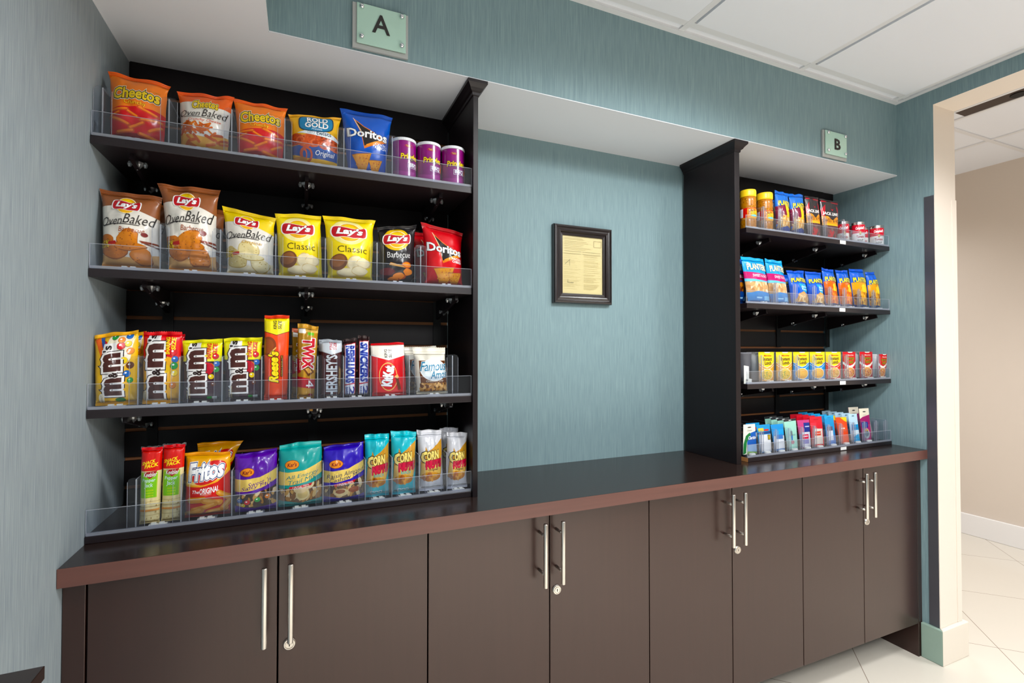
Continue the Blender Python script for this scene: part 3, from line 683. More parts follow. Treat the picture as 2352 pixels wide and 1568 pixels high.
def A_classic(base, text, tcol, bbq=False):
    a = Art(base); a.E(.46, .74, .36, .2, 'fff3a8' if not bbq else 'f2c232'); badge(a, .48, .74, .34, .09)
    a.T(text, .2 if bbq else .22, .42, .84, .52, tcol, 0, -.006)
    if bbq:
        a.E(.2, .17, .26, .09, '3d1216'); a.E(.2, .19, .22, .06, '6d1d20'); a.P([(.25, .3), (.75, .25), (.75, .27), (.28, .34)], 'd9a66a'); a.rnd.seed(5)
        for p in ((.75, .3, .14, .05), (.8, .19, .15, .06), (.55, .12, .2, .06), (.4, .07, .18, .035)): a.blob(*p, 'b34d18', 10, .2); a.blob(p[0], p[1]+.005, p[2]*.92, p[3]*.85, 'ee8a30', 10, .2)
    else:
        a.rnd.seed(8)
        for p in ((.6, .26, .2, .12), (.78, .27, .17, .08), (.45, .12, .26, .07), (.7, .15, .2, .07)): a.blob(*p, 'e0c48c', 11, .14); a.blob(p[0], p[1]+.006, p[2]*.94, p[3]*.9, 'f6e6bf', 11, .14)
        a.E(.24, .27, .19, .12, '7a4c2f', 22, .2); a.E(.23, .285, .15, .085, '99643f', 22, .2)
        a.R(.9, .3, .95, .5, 'e3c810')
    return a
def mm(a, x0, x1, y0, y1, brown='4b2620'):
    w = x1-x0; a.P([(x0-.05, y0-.03), (x1+.045, y0-.03), (x1-.02, y1-.13), (x1-.12, y1-.12), (x1-.12, y1+.02), (x0+.02, y1+.02), (x0-.03, y1-.15)], 'f3f0ee')
    h = y1-y0; b = .055
    a.T('m', x0, y0, x1, y0+h*.34, brown, 0, b, 90, out=OUT('f3f0ee', '241412', .07, .1)); a.T('m', x0-.02, y0+h*.47, x1-.03, y0+h*.83, brown, 0, b, 90, out=OUT('f3f0ee', '241412', .07, .1))
    a.T('&', x0+w*.25, y0+h*.345, x0+w*.8, y0+h*.46, '2a1614', 0, .04, 90, out=OUT('f3f0ee', None, .08)); a.T("'s", x0-.01, y0+h*.86, x0+w*.45, y0+h*.99, '241412', 0, .03, 90, out=OUT('f3f0ee', None, .07))
CND = ['d8242c', '2c6fc4', '2fa24a', 'f08a24', 'f6d52c', '6a3a24']
def candies(a, pts, seed=1):
    a.rnd.seed(seed)
    for i, (u, v, k) in enumerate(pts):
        c = CND[i % 6]; a.E(u, v, .085*k, .047*k, '5a2418'); a.E(u, v+.002, .08*k, .044*k, c); a.E(u-.02*k, v+.014*k, .025*k, .011*k, 'ffffff')
def A_mm(kind):
    if kind == 'y':
        a = Art('f8bf16'); a.P([(.3, .35), (.62, .45), (.86, .62), (.92, .93), (.4, .97), (.25, .7)], 'f3ead2'); candies(a, [(.25, .85, 1), (.82, .93, 1), (.5, .93, .9), (.85, .72, 1), (.72, .6, 1), (.85, .53, 1), (.65, .8, 1.1), (.78, .42, 1), (.86, .33, .8), (.66, .88, .9), (.8, .82, .9)])
        a.P([(.04, .93), (.14, .95), (.32, .66), (.22, .62)], 'e2601c'); a.P([(.15, .95), (.24, .95), (.38, .68), (.33, .66)], '2456a8'); mm(a, .25, .68, .14, .83); a.E(.18, .1, .07, .07, 'f6ecd0'); a.T('PEANUT', .155, .05, .205, .15, '5a3418', 0, 0, 90); a.E(.63, .08, .12, .03, '2d6e33')
    elif kind == 'r':
        a = Art('f5b320'); a.P([(0, .62), (0, 1), (1, 1), (1, .6), (.6, .66)], 'e11b22'); candies(a, [(.82, .71, 1.1), (.86, .61, 1), (.84, .52, 1.1), (.82, .25, 1), (.85, .42, 1)])
        a.E(.55, .47, .2, .09, 'f3c52a'); mm(a, .16, .6, .07, .99); a.T('SHARING', .62, .68, .73, .92, 'ffe83a', .1, .03, 90); a.T('SIZE', .76, .74, .87, .92, 'ffe83a', .1, .03, 90); a.E(.09, .12, .06, .07, 'f0dcae'); a.T('PEANUT', .07, .07, .11, .17, '5a3418', 0, 0, 90); a.R(.6, .015, .7, .05, '2d9a3f'); a.R(.72, .015, .86, .05, '5f8a56')
    else:
        a = Art('3e2230'); a.P([(0, .66), (0, 1), (1, 1), (1, .64)], 'efe62a'); candies(a, [(.85, .72, 1), (.88, .6, 1), (.87, .51, 1), (.72, .56, 1.25), (.75, .4, .9), (.8, .28, .7)]); a.E(.62, .53, .2, .1, 'c91f33')
        mm(a, .18, .6, .14, .97); a.T('SHARING', .63, .68, .74, .93, 'd8262a', .1, .03, 90); a.T('SIZE', .77, .74, .88, .93, 'd8262a', .1, .03, 90); a.T('MILK', .11, .07, .15, .2, 'e6d29a', 0, 0, 90); a.T('CHOCOLATE', .17, .04, .21, .24, 'e6d29a', 0, 0, 90); a.R(.64, .04, .76, .09, '2d9a3f'); a.R(.77, .04, .9, .09, 'dfe6e0')
    return a
def chevron(a, v, col, d=.05): a.P([(0, v), (.5, v-d), (1, v), (1, 1.01), (0, 1.01)], col)
def A_cups():
    a = Art('f4480f'); chevron(a, .8, '3a1a0c', .045); chevron(a, .806, 'ffea1c', .045); a.R(0, .97, 1, 1, 'e8400f'); a.T('KING', .36, .83, .5, .93, '2a2018', .12, .02, 90); a.T('SIZE', .55, .83, .69, .93, '2a2018', .12, .02, 90)
    a.E(.16, .63, .33, .11, '8a4326'); a.E(.14, .63, .25, .085, '9d5432'); a.P([(.2, .53), (.3, .57), (.48, .62), (.5, .605), (.35, .56), (.28, .52)], 'f1c27c')
    a.T("Reese's", .18, .2, .6, .57, 'ffe32a', .25, .05, 90, out=OUT('4a230e', None, .05)); a.R(.68, .27, .78, .52, '3c1c12'); a.T('4 PEANUT BUTTER CUPS', .705, .275, .755, .515, 'f2b63c', 0, 0, 90)
    return a
def A_gold():
    a = Art('b98d45'); a.R(0, .9, 1, 1, 'dcb46a'); a.P([(.05, .88), (.4, .88), (.35, .98), (.05, .97)], 'f2efe9'); a.R(.5, .86, .8, .9, '6db43a'); a.P([(.0, .3), (1, .26), (1, .13), (.0, .16)], 'b01a2b'); a.P([(0, .55), (.25, .5), (.2, .36), (0, .33)], 'b01a2b')
    a.T('TWIX', .25, .4, .85, .82, 'c31f30', 0, .05, -90, out=OUT('ffffff', None, .05)); a.T('4', .5, .15, .9, .25, 'ffffff', 0, .0, -90); a.P([(.3, .4), (.6, .44), (.9, .36), (.6, .3)], '6a3a1c'); a.P([(.4, .4), (.6, .42), (.8, .36), (.6, .34)], 'd9a763'); a.E(.75, .04, .14, .03, 'b01a2b'); a.T('LEFT & RIGHT', .12, .38, .2, .6, 'f3e2c2', 0, 0, -90)
    return a
def A_silver():
    a = Art('43191c'); chevron(a, .8, 'aeb3ba', .06); chevron(a, .81, 'ccd2da', .06); a.T('KING', .38, .83, .53, .96, 'c01f2f', .1, .02, 90); a.T('SIZE', .58, .83, .73, .96, 'c01f2f', .1, .02, 90); a.T("HERSHEY'S", .22, .03, .78, .74, 'c7ccd4', 0, .03, 90, out=OUT('1f0c0d', None, .02)); a.P([(.8, .04), (.94, .1), (.94, .5), (.84, .55)], '7a5a34'); a.T('milk chocolate', .84, .2, .9, .5, 'e0c18c', .2, 0, 90)
    return a
def A_bar(word):
    a = Art('3b2122'); a.P([(.1, .02), (.9, .02), (.92, .92), (.12, .9)], 'c8283a'); a.P([(.14, .03), (.86, .03), (.88, .91), (.16, .89)], 'eef0f6'); a.T(word, .2, .24, .84, .88, '2a3c9c', .12, .04, -90, out=OUT('9fb2e6', None, .035)); a.P([(.14, .2), (.86, .225), (.86, .24), (.14, .22)], 'c8283a'); a.T('2', .45, .04, .85, .18, '24388f', 0, .03, -90); a.T('BARS', .2, .05, .36, .17, '24388f', 0, .02, -90)
    return a
def A_wafer():
    a = Art('df1f27'); chevron(a, .76, 'ffffff', .09); chevron(a, .77, 'f4efe3', .09); a.R(0, .965, 1, 1, 'df1f27'); a.T('KING', .38, .72, .47, .88, '33251f', .12, .02, 90); a.T('SIZE', .51, .72, .6, .88, '33251f', .12, .02, 90)
    a.E(.47, .36, .27, .27, 'f0c27a', 26, .15); a.E(.47, .36, .25, .25, 'df1f27', 26, .15); a.T('KitKat', .3, .17, .62, .57, 'ffffff', .15, .06, 90, skew=-.35, out=OUT('8d1016', None, .03)); a.P([(.66, .36), (.74, .38), (.83, .12), (.75, .1)], '6b3620'); a.P([(.64, .36), (.72, .32), (.78, .34), (.74, .4)], 'e9b878')
    return a
def A_cookies():
    a = Art('efe9db'); a.R(.12, .0, .98, .72, '6d4127'); a.E(.55, .52, .42, .24, 'ffffff'); a.E(.55, .52, .4, .225, 'e9f2f6'); a.rnd.seed(6); a.R(.1, 0, 1, .24, 'c48f52'); a.many(60, (.12, .03, .95, .23), .045, ['d6a468', 'b67c3e', 'e0b57c', '6b3d1f'], 'blob')
    a.T('Famous', .14, .5, .96, .7, '2a7fa6', .3, .012, skew=.12, out=OUT('ffffff', None, .03)); a.T('Amos', .42, .34, .96, .51, '2a7fa6', .3, .012, skew=.15, out=OUT('ffffff', None, .03)); a.T('Chocolate Chip', .28, .255, .82, .31, 'f4ead8', .1, 0, skew=.3)
    return a
def A_crackers():
    a = Art('e9d9a6'); a.R(0, .7, 1, 1, 'd9201c'); a.T('SNACK', .08, .79, .72, .835, 'ffe41c', .1, .03, skew=.9); a.T('PACK', .22, .745, .85, .795, 'ffe41c', .1, .035, skew=.6); a.R(.05, .35, .85, .68, 'a9d23a'); a.R(.09, .355, .81, .66, '7cc51c')
    a.P([(.2, .685), (.82, .7), (.7, .63), (.5, .6), (.32, .63)], 'a8242c'); a.T('Keebler', .2, .625, .82, .685, 'f4efe8', .2, .015, skew=.05, out=OUT('40181a', None, .03)); a.T('Pepper', .16, .545, .76, .605, 'd8eef0', .05, .01); a.T('Jack', .26, .475, .66, .545, 'd8eef0', .05, .01)
    for i, (x, w) in enumerate(((.22, .5), (.27, .4), (.3, .3))): a.T(('CRACKER', 'SANDWICH', 'CHEESE')[i], .3, .44-i*.035, .7, .455-i*.035, 'f4ee3a')
    a.R(0, .3, 1, .304, 'b9a06c'); a.R(0, .23, 1, .235, 'a58a58'); a.R(0, .12, 1, .124, 'b9a06c'); a.R(0, .02, 1, .03, 'c9b47e'); a.rnd.seed(3); a.many(14, (.05, .04, .95, .32), .018, ['c9ae72', 'a8894e'], 'blob'); a.R(.05, .175, .95, .2, 'e3a262')
    return a
def A_corn():
    a = Art('d41f1d'); a.P([(0, .5), (.4, .5), (.75, .56), (1, .7), (1, 1.02), (0, 1.02)], 'f3ad2c'); a.P([(0, .53), (.4, .53), (.8, .6), (.94, .74), (.9, .8), (.6, .62), (0, .56)], 'f8d88a'); a.E(.56, .71, .38, .16, 'd41f1d', 26, .25)
    a.T('Fritos', .1, .6, .88, .88, 'ffffff', .15, .045, skew=.22, out=OUT('28467c', 'ffffff', .035, .06)); a.T('BRAND', .36, .595, .6, .615, 'f6dcd8', 0, 0, skew=.6, space=1.6); a.T('The', .2, .4, .36, .45, 'ffffff', .25, .01, skew=.1); a.T('ORIGINAL', .37, .4, .78, .49, 'ffffff', .1, .02, skew=.35); a.T('CORN CHIPS', .38, .375, .62, .395, 'f3d9c8', 0, 0, skew=.5); a.rnd.seed(11)
    for (u, v, l_, w, g) in ((.3, .3, .3, .14, .1), (.62, .26, .34, .14, -.25), (.45, .18, .5, .12, .25), (.88, .33, .28, .12, -.7), (.22, .1, .34, .16, .4), (.72, .1, .36, .13, .1), (.92, .18, .2, .14, .8), (.5, .05, .5, .1, 0)):
        a.stick(u, v-.006, l_, w, g, '8c1512', .66); a.stick(u, v, l_, w, g, 'd99548', .66); a.stick(u-.01, v+.008, l_*.85, w*.45, g, 'e8b068', .66)
    return a
NUTC = ['e9c78c', 'd8a763', 'f0dab0', 'b98347', '8a5a30']
def A_mix(base, lines, tcol, tagt, kind):
    a = Art('6b4a2e' if kind != 'p' else '3a2a24'); a.rnd.seed(len(lines[0])); a.many(60, (.03, .1, .97, .34), .07, NUTC+(['3a241c']*5 if kind != 't' else []), 'nut', .66)
    if kind == 'p': candies(a, [(.3, .17, .9), (.12, .2, .8), (.55, .2, .9), (.8, .24, .9), (.2, .12, .7)])
    if kind == 't': a.E(.55, .2, .16, .1, 'f0dca6'); a.E(.55, .2, .12, .07, 'e4c888'); a.E(.5, .28, .16, .06, 'ecd2a2')
    if kind == 'i': a.E(.42, .17, .18, .07, 'f0d8a4'); a.E(.4, .19, .12, .04, 'a05a34'); a.E(.75, .2, .15, .05, '9a4f30')
    a.P([(0, 0), (1, 0), (1, .1), (.5, .06), (0, .12)], base); a.P([(0, .3), (.5, .32), (1, .41), (1, .65), (.6, .54), (.2, .53), (0, .56)], base)
    a.P([(0, .55), (.2, .53), (.6, .54), (1, .65), (1, 1), (0, 1)], base); a.P([(0, .36), (.3, .36), (.65, .4), (1, .5), (1, .68), (.6, .58), (.2, .56), (0, .58)], 'efd27e')
    a.E(.3, .68, .17, .075, '6d1a12'); a.E(.3, .68, .16, .067, 'f0922c'); a.T("Kar's", .19, .65, .41, .715, '8c1d12', .15, .03, skew=.15)
    a.T(lines[0], lines[2], .46, lines[3], .535, tcol, .12, 0, skew=1.0); a.T(lines[1], lines[4], .395, lines[5], .465, tcol, .12, 0, skew=1.2)
    if tagt: a.P([(.25, .285), (.75, .33), (.78, .37), (.24, .33)], 'c9222c'); a.T(tagt, .32, .3, .7, .345, 'fbeee6', .25, .01, skew=.5)
    if kind == 't': a.T('NET WT 3.0oz (85g)', .25, .04, .75, .06, 'c9efe8', 0, 0, skew=.6)
    return a
def A_nuts(base, sub, scol):
    a = Art(base); a.P([(.02, .22), (.08, .5), (.22, .58), (.28, .74), (.36, .66), (.6, .72), (.98, .86), (.98, .45), (.85, .25), (.6, .17), (.3, .16)], 'c8964c'); a.P([(.02, .24), (.1, .46), (.5, .5), (.9, .5), (.85, .3), (.6, .2), (.3, .18)], 'e3bd72'); a.E(.45, .24, .4, .075, 'c07a28'); a.E(.42, .27, .3, .055, 'd79a40')
    a.T('C', .08, .47, .38, .66, 'f7e08a', 0, .06, out=OUT('2a2114', None, .06)); a.T('ORN', .3, .52, .8, .67, 'f7e08a', .05, .05, skew=.2, out=OUT('2a2114', None, .05)); a.P([(.22, .4), (.88, .46), (.9, .54), (.24, .5)], 'c3163a'); a.T('NUTS', .24, .38, .92, .52, 'd11a42', .1, .06, skew=.25, out=OUT('7a0c26', None, .03)); a.T(sub, .34, .33, .74, .38, scol, .05, .01, skew=.2); a.rnd.seed(4); a.many(9, (.1, .2, .5, .28), .06, ['b5682a', 'dca25a', 'a85a24'], 'nut')
    for i in range(3): a.R(.2+i*.17, .055, .34+i*.17, .1, 'e6eef0'); a.R(.215+i*.17, .062, .325+i*.17, .093, base)
    return a
def A_jar():
    a = Art('b57a3e'); a.rnd.seed(2); a.many(230, (0, 0, 1, 1), .024, ['c98f4c', 'b87a3c', 'd8a462', '8a5628', 'a86c34'], 'nut', .55); a.R(0, .31, 1, .62, 'c7231f'); a.R(.34, .33, .8, .6, 'f08a1c'); a.R(.44, .33, .7, .52, 'f7c22a'); a.R(0, .31, 1, .32, 'f3d23c'); a.T('DRY', .38, .48, .58, .58, '2c1a12', .15, .02, skew=-.1); a.T('ROASTED', .36, .42, .62, .47, '2c1a12', .1, .01, skew=-.1); a.E(.56, .38, .12, .035, '1c4f78'); a.E(.56, .38, .11, .028, '7fd0d8'); a.R(.1, .34, .22, .6, 'eeeaf0')
    return a
def A_pb():
    a = Art('1a6fd0'); a.P([(0, .2), (1, .16), (1, .6), (.5, .66), (0, .62)], '7c1a3a'); a.rnd.seed(5); a.P([(0, .08), (1, .08), (1, .4), (.6, .44), (.15, .36)], 'd8a566'); a.many(60, (.04, .1, .96, .38), .065, ['e8bf85', 'd9a764', 'f2d8a8', 'c08a4c'], 'nut', .5); a.P([(0, 0), (1, 0), (1, .12), (.6, .17), (0, .1)], '1b3f86'); a.P([(.42, .66), (.62, .68), (.75, .4), (.5, .36)], 'f2c52e'); a.T('PLANTERS', .1, .62, .98, .74, 'f6e04a', 0, .03, skew=-.25, arc=.2, out=OUT('1a2c5c', None, .05)); a.P([(.62, .5), (.95, .6), (.95, .64), (.62, .54)], 'd84a6a')
    return a
def A_jerky():
    a = Art('2c2729'); a.P([(.0, .72), (.2, .86), (.12, .5), (0, .46)], 'b5202c'); a.P([(1, .74), (.78, .86), (.85, .56), (1, .5)], 'b5202c'); a.R(.05, .92, .3, .955, 'c22a38'); a.R(.5, .9, .95, .95, '8e1c28'); a.R(0, .33, 1, .56, 'f0941c'); a.R(0, .33, 1, .37, 'f6b62c'); a.P([(.2, .58), (.8, .58), (.5, .46)], '2c2729'); a.P([(.42, .76), (.5, .7), (.58, .76), (.5, .73)], 'c22a38')
    a.T("JACK LINK'S", .04, .58, .94, .68, 'f4f2ef', 0, .03, skew=-.1, arc=-.2); a.T('SWEET & HOT', .04, .41, .98, .5, '2a1c14', 0, .01); a.P([(0, 0), (1, 0), (1, .33), (0, .33)], '5a3a3a'); a.P([(.2, .02), (.8, .02), (.7, .2), (.3, .22)], 'c81f2e'); a.rnd.seed(3); a.many(12, (.05, .05, .95, .3), .07, ['6a4340', '4c2c2a', '7c5450'], 'blob')
    return a
def A_soup():
    a = Art('ece8e2'); a.R(0, .5, 1, 1.01, 'cf1f33'); a.T("Campbell's", .3, .66, .7, .86, 'ffffff', .35, .03, skew=.06); a.E(.5, .5, .045, .1, 'b89a58'); a.E(.5, .5, .035, .08, 'd8c088'); a.T('Tomato', .34, .23, .66, .37, 'b5243a', .0, .01); a.T('SOUP', .38, .05, .62, .16, '6a625c', .0, .01)
    return a
def A_big(dark=False):
    a = Art('3ba2e4' if not dark else '1d4e9c'); a.rnd.seed(6); a.R(0, .22, 1, .48, 'cfa578' if not dark else '6a3a22'); a.many(46, (.05, .24, .98, .46), .075, ['e8c8a2', 'd6ac7c', 'f2dcc0', 'c4946a'] if not dark else ['8a4c2a', 'c07a3c', '5a2c1c'], 'nut', .66); a.R(0, .46, 1, .52, '7cc4ee' if not dark else '23386c'); a.R(.0, .5, 1, .65, 'c01f6c' if not dark else '7c1a30', -.05); a.P([(0, 0), (1, 0), (1, .22), (.4, .26), (0, .2)], '1f84cc' if not dark else '173c80'); a.T('PLANTERS', .12, .7, .96, .84, 'f7efc0', 0, .035, skew=-.12, arc=.15, out=OUT('2a6aa8', None, .03)); a.T('SWEET & SALTY' if not dark else 'DELUXE', .24, .56, .97, .62, 'f8e6f0', 0, .01, skew=-.2)
    a.R(.3, .1, .55, .13, 'a8d8f4'); a.R(.66, .06, .92, .15, '8cc8ee')
    return a
def A_small(panel, body, nuts, cyan=None):
    a = Art('1c5fd2'); a.rnd.seed(9)
    if cyan: a.P([(.35, .62), (.98, .58), (.98, .42), (.62, .34)], '37a8d8'); a.T('Salted', .5, .5, .92, .555, 'f2f7fa', .1, .01, skew=-.1); a.T('Peanuts', .5, .43, .92, .48, 'f2f7fa', .1, .01, skew=-.1); a.P([(.1, .1), (.95, .02), (1, .28), (.6, .4), (.4, .34)], body); a.many(34, (.25, .1, .92, .3), .065, nuts, 'nut', .66)
    else: a.P([(.02, .08), (.98, .08), (.98, .66), (.5, .7), (.02, .64)], body); a.many(50, (.05, .1, .95, .4), .065, nuts, 'nut', .66); a.P([(.3, .42), (.62, .62), (.95, .5), (.9, .38)], panel); a.P([(.4, .56), (.55, .62), (.7, .42), (.5, .4)], 'f6d23c')
    a.P([(0, 0), (1, 0), (1, .05), (.5, .1), (0, .06)], '1b3c84'); a.T('PLANTERS', .08, .64, .94, .76, 'f4e03c', 0, .035, skew=-.08, arc=.2, out=OUT('1a2c5c', None, .05))
    return a
def A_cup(top, wave, low, bowl, txt='2a1c10'):
    a = Art(low); a.R(0, .6, 1, 1, top); a.P([(.15, .62), (.85, .62), (.72, .5), (.5, .45), (.28, .5)], top)
    for d, c in ((.02, 'f4efe6'), (0, wave), (-.06, 'f4efe6'), (-.075, low)): a.P([(0, .62+d), (.25, .5+d), (.5, .45+d), (.75, .5+d), (1, .62+d), (1, .6+d-.02), (.75, .44+d), (.5, .4+d), (.25, .44+d), (0, .58+d-.02)], c)
    a.E(.5, .22, .42, .2, 'f4ead6', 26); a.E(.5, .22, .38, .18, bowl[0], 26); a.rnd.seed(4)
    for i in range(44):
        g = a.rnd.uniform(0, 6.3); k = a.rnd.uniform(0, .85); a.blob(.5+.36*k*math.cos(g), .22+.165*k*math.sin(g), .045, .022, a.rnd.choice(bowl), 7, .2)
    a.T('Maruchan', .3, .85, .78, .905, 'c3261f' if txt == '2a1c10' else 'f6d8c8', .0, .02); a.T('Instant', .24, .7, .82, .82, txt, 0, .03, out=OUT('ffe03a' if txt != '2a1c10' else top, None, .03)); a.T('Lunch', .34, .56, .76, .69, txt, 0, .03, out=OUT('ffe03a' if txt != '2a1c10' else top, None, .03))
    a.P([(.3, 1), (.36, .965), (.64, .965), (.7, 1)], 'f3ece2')
    return a
def A_pack(kind):
    if kind == 'green':
        a = Art('eeeade'); a.P([(0, 0), (.3, 0), (.3, .4), (.55, .7), (1, .76), (1, .6), (1, 0)], '2c62b8'); a.P([(0, 0), (.22, .05), (.28, .4), (.6, .66), (.5, .72), (.2, .62), (.02, .35)], '1e7a3c'); a.R(.35, 0, 1, .3, '8fb2d8'); a.P([(.3, .1), (1, .06), (1, 0), (.25, 0)], '86b05c'); a.E(.5, .9, .16, .02, '4a4440'); a.T('Claritin', .38, .49, .98, .6, 'ffffff', .3, .02); a.T('Claritin', .3, .77, .7, .83, '8a8a84', .2, 0)
    elif kind == 'bl1':
        a = Art('2b9ad6'); a.P([(0, .66), (1, .66), (1, .76), (.0, .72)], '244a86'); a.R(.1, .76, .5, .88, 'd8cf5a'); a.E(.7, .8, .2, .035, 'd83a2c'); a.R(.08, .03, 1, .64, 'e6e8ec'); a.R(.12, .36, .7, .37, 'b0b6c0'); a.R(.75, .44, .97, .63, '7a6a3c'); a.R(.8, .46, .92, .6, 'd8b84c')
    elif kind == 'bl2':
        a = Art('3a97dc'); a.R(.0, .6, 1, .8, '16a4ea'); a.R(0, 0, 1, .07, '3a80c4'); a.R(.1, .07, 1, .56, 'e4e8ee'); a.R(.3, .44, .9, .6, '5a86c8'); a.R(.3, .3, .9, .31, 'b8bec8')
    elif kind == 'mint':
        a = Art('a8dccd'); a.R(0, .93, 1, 1, '23222a'); a.E(.5, .96, .12, .012, 'e8e8ea'); a.R(.44, .45, .6, .6, '5c6a70'); a.P([(.46, .45), (.6, .45), (.58, .28), (.5, .3)], '4a7cc0'); a.E(.55, .23, .16, .06, 'b78a96'); a.R(.2, .06, .8, .065, '7cb8a8')
    elif kind == 'pink':
        a = Art('cf5a8c'); a.R(.5, .5, 1, .9, '2a3a8c'); a.R(0, .02, 1, .5, '7c70b0'); a.R(.22, .03, .98, .56, 'dcdce6'); a.R(.26, .3, .84, .48, 'd84a62'); a.R(.26, .14, .84, .29, '8c8cc4'); a.R(.58, .74, .95, .78, 'c4cce8'); a.R(.34, .39, .76, .43, 'f2dce2')
    elif kind == 'red':
        a = Art('dd2434'); a.R(.0, .6, .5, .8, 'e85a64'); a.P([(.18, .08), (.9, .06), (.96, .58), (.26, .6)], 'e2d6cc'); a.R(.28, .36, .8, .5, 'e0492e'); a.T('Tylenol', .33, .4, .75, .46, 'fbe4dc', 0, .015); a.R(.3, .9, .7, .915, 'b8303a')
    elif kind == 'blue':
        a = Art('3a9ad6'); a.R(0, .9, 1, 1, '45aee6'); a.R(0, .0, 1, .35, '5a86c8'); a.R(.18, .15, .78, .5, 'dde2ee'); a.R(.2, .48, .76, .62, '5c5a78'); a.R(.3, .92, .7, .935, '1e6ca8')
    elif kind == 'orange':
        a = Art('f04e1c'); a.P([(.4, 1), (1, 1), (1, .8), (.75, .86)], 'f6d22c'); a.R(.2, .45, .8, .65, 'f47a5c'); a.R(.28, .55, .72, .59, 'fbe8de')
    elif kind == 'ltblue':
        a = Art('c4e2f2'); a.R(.2, .4, 1, .62, '2a98d4'); a.R(.24, .1, .98, .42, 'dcebf4'); a.R(.2, .02, 1, .1, '3ab0ea'); a.P([(.24, .12), (.98, .1), (.9, .28), (.4, .2)], '52b4e8'); a.E(.5, .93, .14, .02, '6c8a9c')
    else:
        a = Art('b8447c'); a.R(0, .68, 1, 1, 'f0e8d4'); a.P([(0, .68), (.3, .74), (1, .8), (1, .5), (0, .5)], 'a82c6c'); a.R(.1, .4, .75, .58, '23429a'); a.E(.5, .9, .16, .018, '3a3434'); a.E(.55, .22, .3, .16, 'b9c2c6'); a.E(.55, .3, .18, .06, 'd8a04c'); a.E(.55, .22, .2, .09, '6c7a84'); a.R(.34, .79, .66, .8, 'b8aa9c')
    return a

# ---- left unit, top shelf
G1, G2, G3, G4 = 'snack bags on the top left shelf', 'potato chip bags on the second left shelf', 'candy on the third left shelf', 'bags on the left worktop tray'
z = ZA[0]+.0065; ORG = 'f4640f'
bag('chip_bag', 'orange and red crunchy puffs bag at the left end of the top shelf', 'snack bag', G1, [(.015, 2.005), (.141, 1.997), (.136, 1.835), (.02, 1.835)], -.235, z, .03, A_puffs(), ORG, '9c1620', seed=1)
bag('chip_bag', 'white and orange oven baked puffs bag, second on the top shelf', 'snack bag', G1, [(.154, 1.989), (.280, 1.998), (.271, 1.838), (.163, 1.838)], -.235, z, .03, A_baked(), 'ee5a18', 'eab265', seed=2)
bag('chip_bag', 'orange and red crunchy puffs bag touching the yellow pretzel bag', 'snack bag', G1, [(.276, 1.993), (.406, 1.991), (.399, 1.836), (.286, 1.836)], -.235, z, .03, A_puffs(), ORG, '9c1620', seed=3)
bag('pretzel_bag', 'yellow tiny twists pretzel bag with blue badge on the top shelf', 'snack bag', G1, [(.406, 1.978), (.543, 1.993), (.535, 1.837), (.416, 1.837)], -.235, z, .03, A_pretzel(), 'f2b416', 'd9980c', seed=4, st=.965)
bag('chip_bag', 'bright blue ranch tortilla chip bag beside the purple cans', 'snack bag', G1, [(.538, 2.019), (.685, 2.022), (.662, 1.837), (.558, 1.837)], -.235, z, .03, A_tri('0f58c4', ['COOL', 'RANCH'], [(.36, .17, .24), (.7, .13, .18)]), '0c4cae', '0c4cae', seed=5, pin=.03)
CL = [(.985, -.0085), (1.025, -.008), (1.028, -.002), (1.01, 0), (.96, 0), (.93, -.003), (.2, -.003)]
for i, (cx, lab, sc) in enumerate(((.7165, 'purple crisp can next to the blue chip bag', 1.0), (.7905, 'middle purple crisp can of the three on the top shelf', .97), (.8655, 'purple crisp can nearest the tall upright panel', 1.02))):
    can('crisp_can', lab, 'can', 'purple crisp cans', cx, -.225, z-.001, .0352, .118, A_crisp(), CL, ('lid', WHITE), (.35, .12, .0)[i])
# ---- left unit, second shelf
z = ZA[1]+.0065; OB = ['d8863a', 'c87430', 'd07e38', '96521f']; OP = ['e6d6a2', 'dcc88c', 'eadcb0', 'c2a868']
bag('chip_bag', 'brown and white oven baked barbecue chip bag against the left wall', 'snack bag', G2, [(.002, 1.718), (.128, 1.712), (.1305, 1.529), (.009, 1.529)], -.235, z, .034, A_layb('9a6244', 'Barbecue', 'a0502e', 'e0b078', OB, '65%', 1), '8e5538', 'c98a4c', seed=6, pin=.05)
bag('chip_bag', 'tall creased brown and white barbecue chip bag, second on its shelf', 'snack bag', G2, [(.116, 1.745), (.251, 1.745), (.25, 1.529), (.1415, 1.529)], -.238, z, .034, A_layb('9a6244', 'Barbecue', 'a0502e', 'e0b078', OB, '65%', 2), '92583a', 'c98a4c', seed=7, pin=.06, wr=1.9, fold=.2)
bag('chip_bag', 'brown chip bag half hidden behind the creased barbecue bag', 'snack bag', G2, [(.15, 1.714), (.254, 1.712), (.253, 1.529), (.155, 1.529)], -.165, z, .03, A_layb('9a6244', 'Barbecue', 'a0502e', 'e0b078', OB, '65%', 3), '8e5538', 'c98a4c', seed=8)
bag('chip_bag', 'brown chip bag half hidden behind the barbecue bag at the left wall', 'snack bag', G2, [(.02, 1.715), (.1295, 1.712), (.128, 1.529), (.03, 1.529)], -.165, z, .03, A_layb('9a6244', 'Barbecue', 'a0502e', 'e0b078', OB, '65%', 4), '8e5538', 'c98a4c', seed=9)
bag('chip_bag', 'yellow and white oven baked original chip bag', 'snack bag', G2, [(.254, 1.706), (.380, 1.689), (.378, 1.53), (.265, 1.53)], -.235, z, .032, A_layb('f5d416', 'Original', 'c9a04c', 'efe3c4', OP, '80%', 5), 'e9c80e', 'd6b878', seed=10, pin=.04)
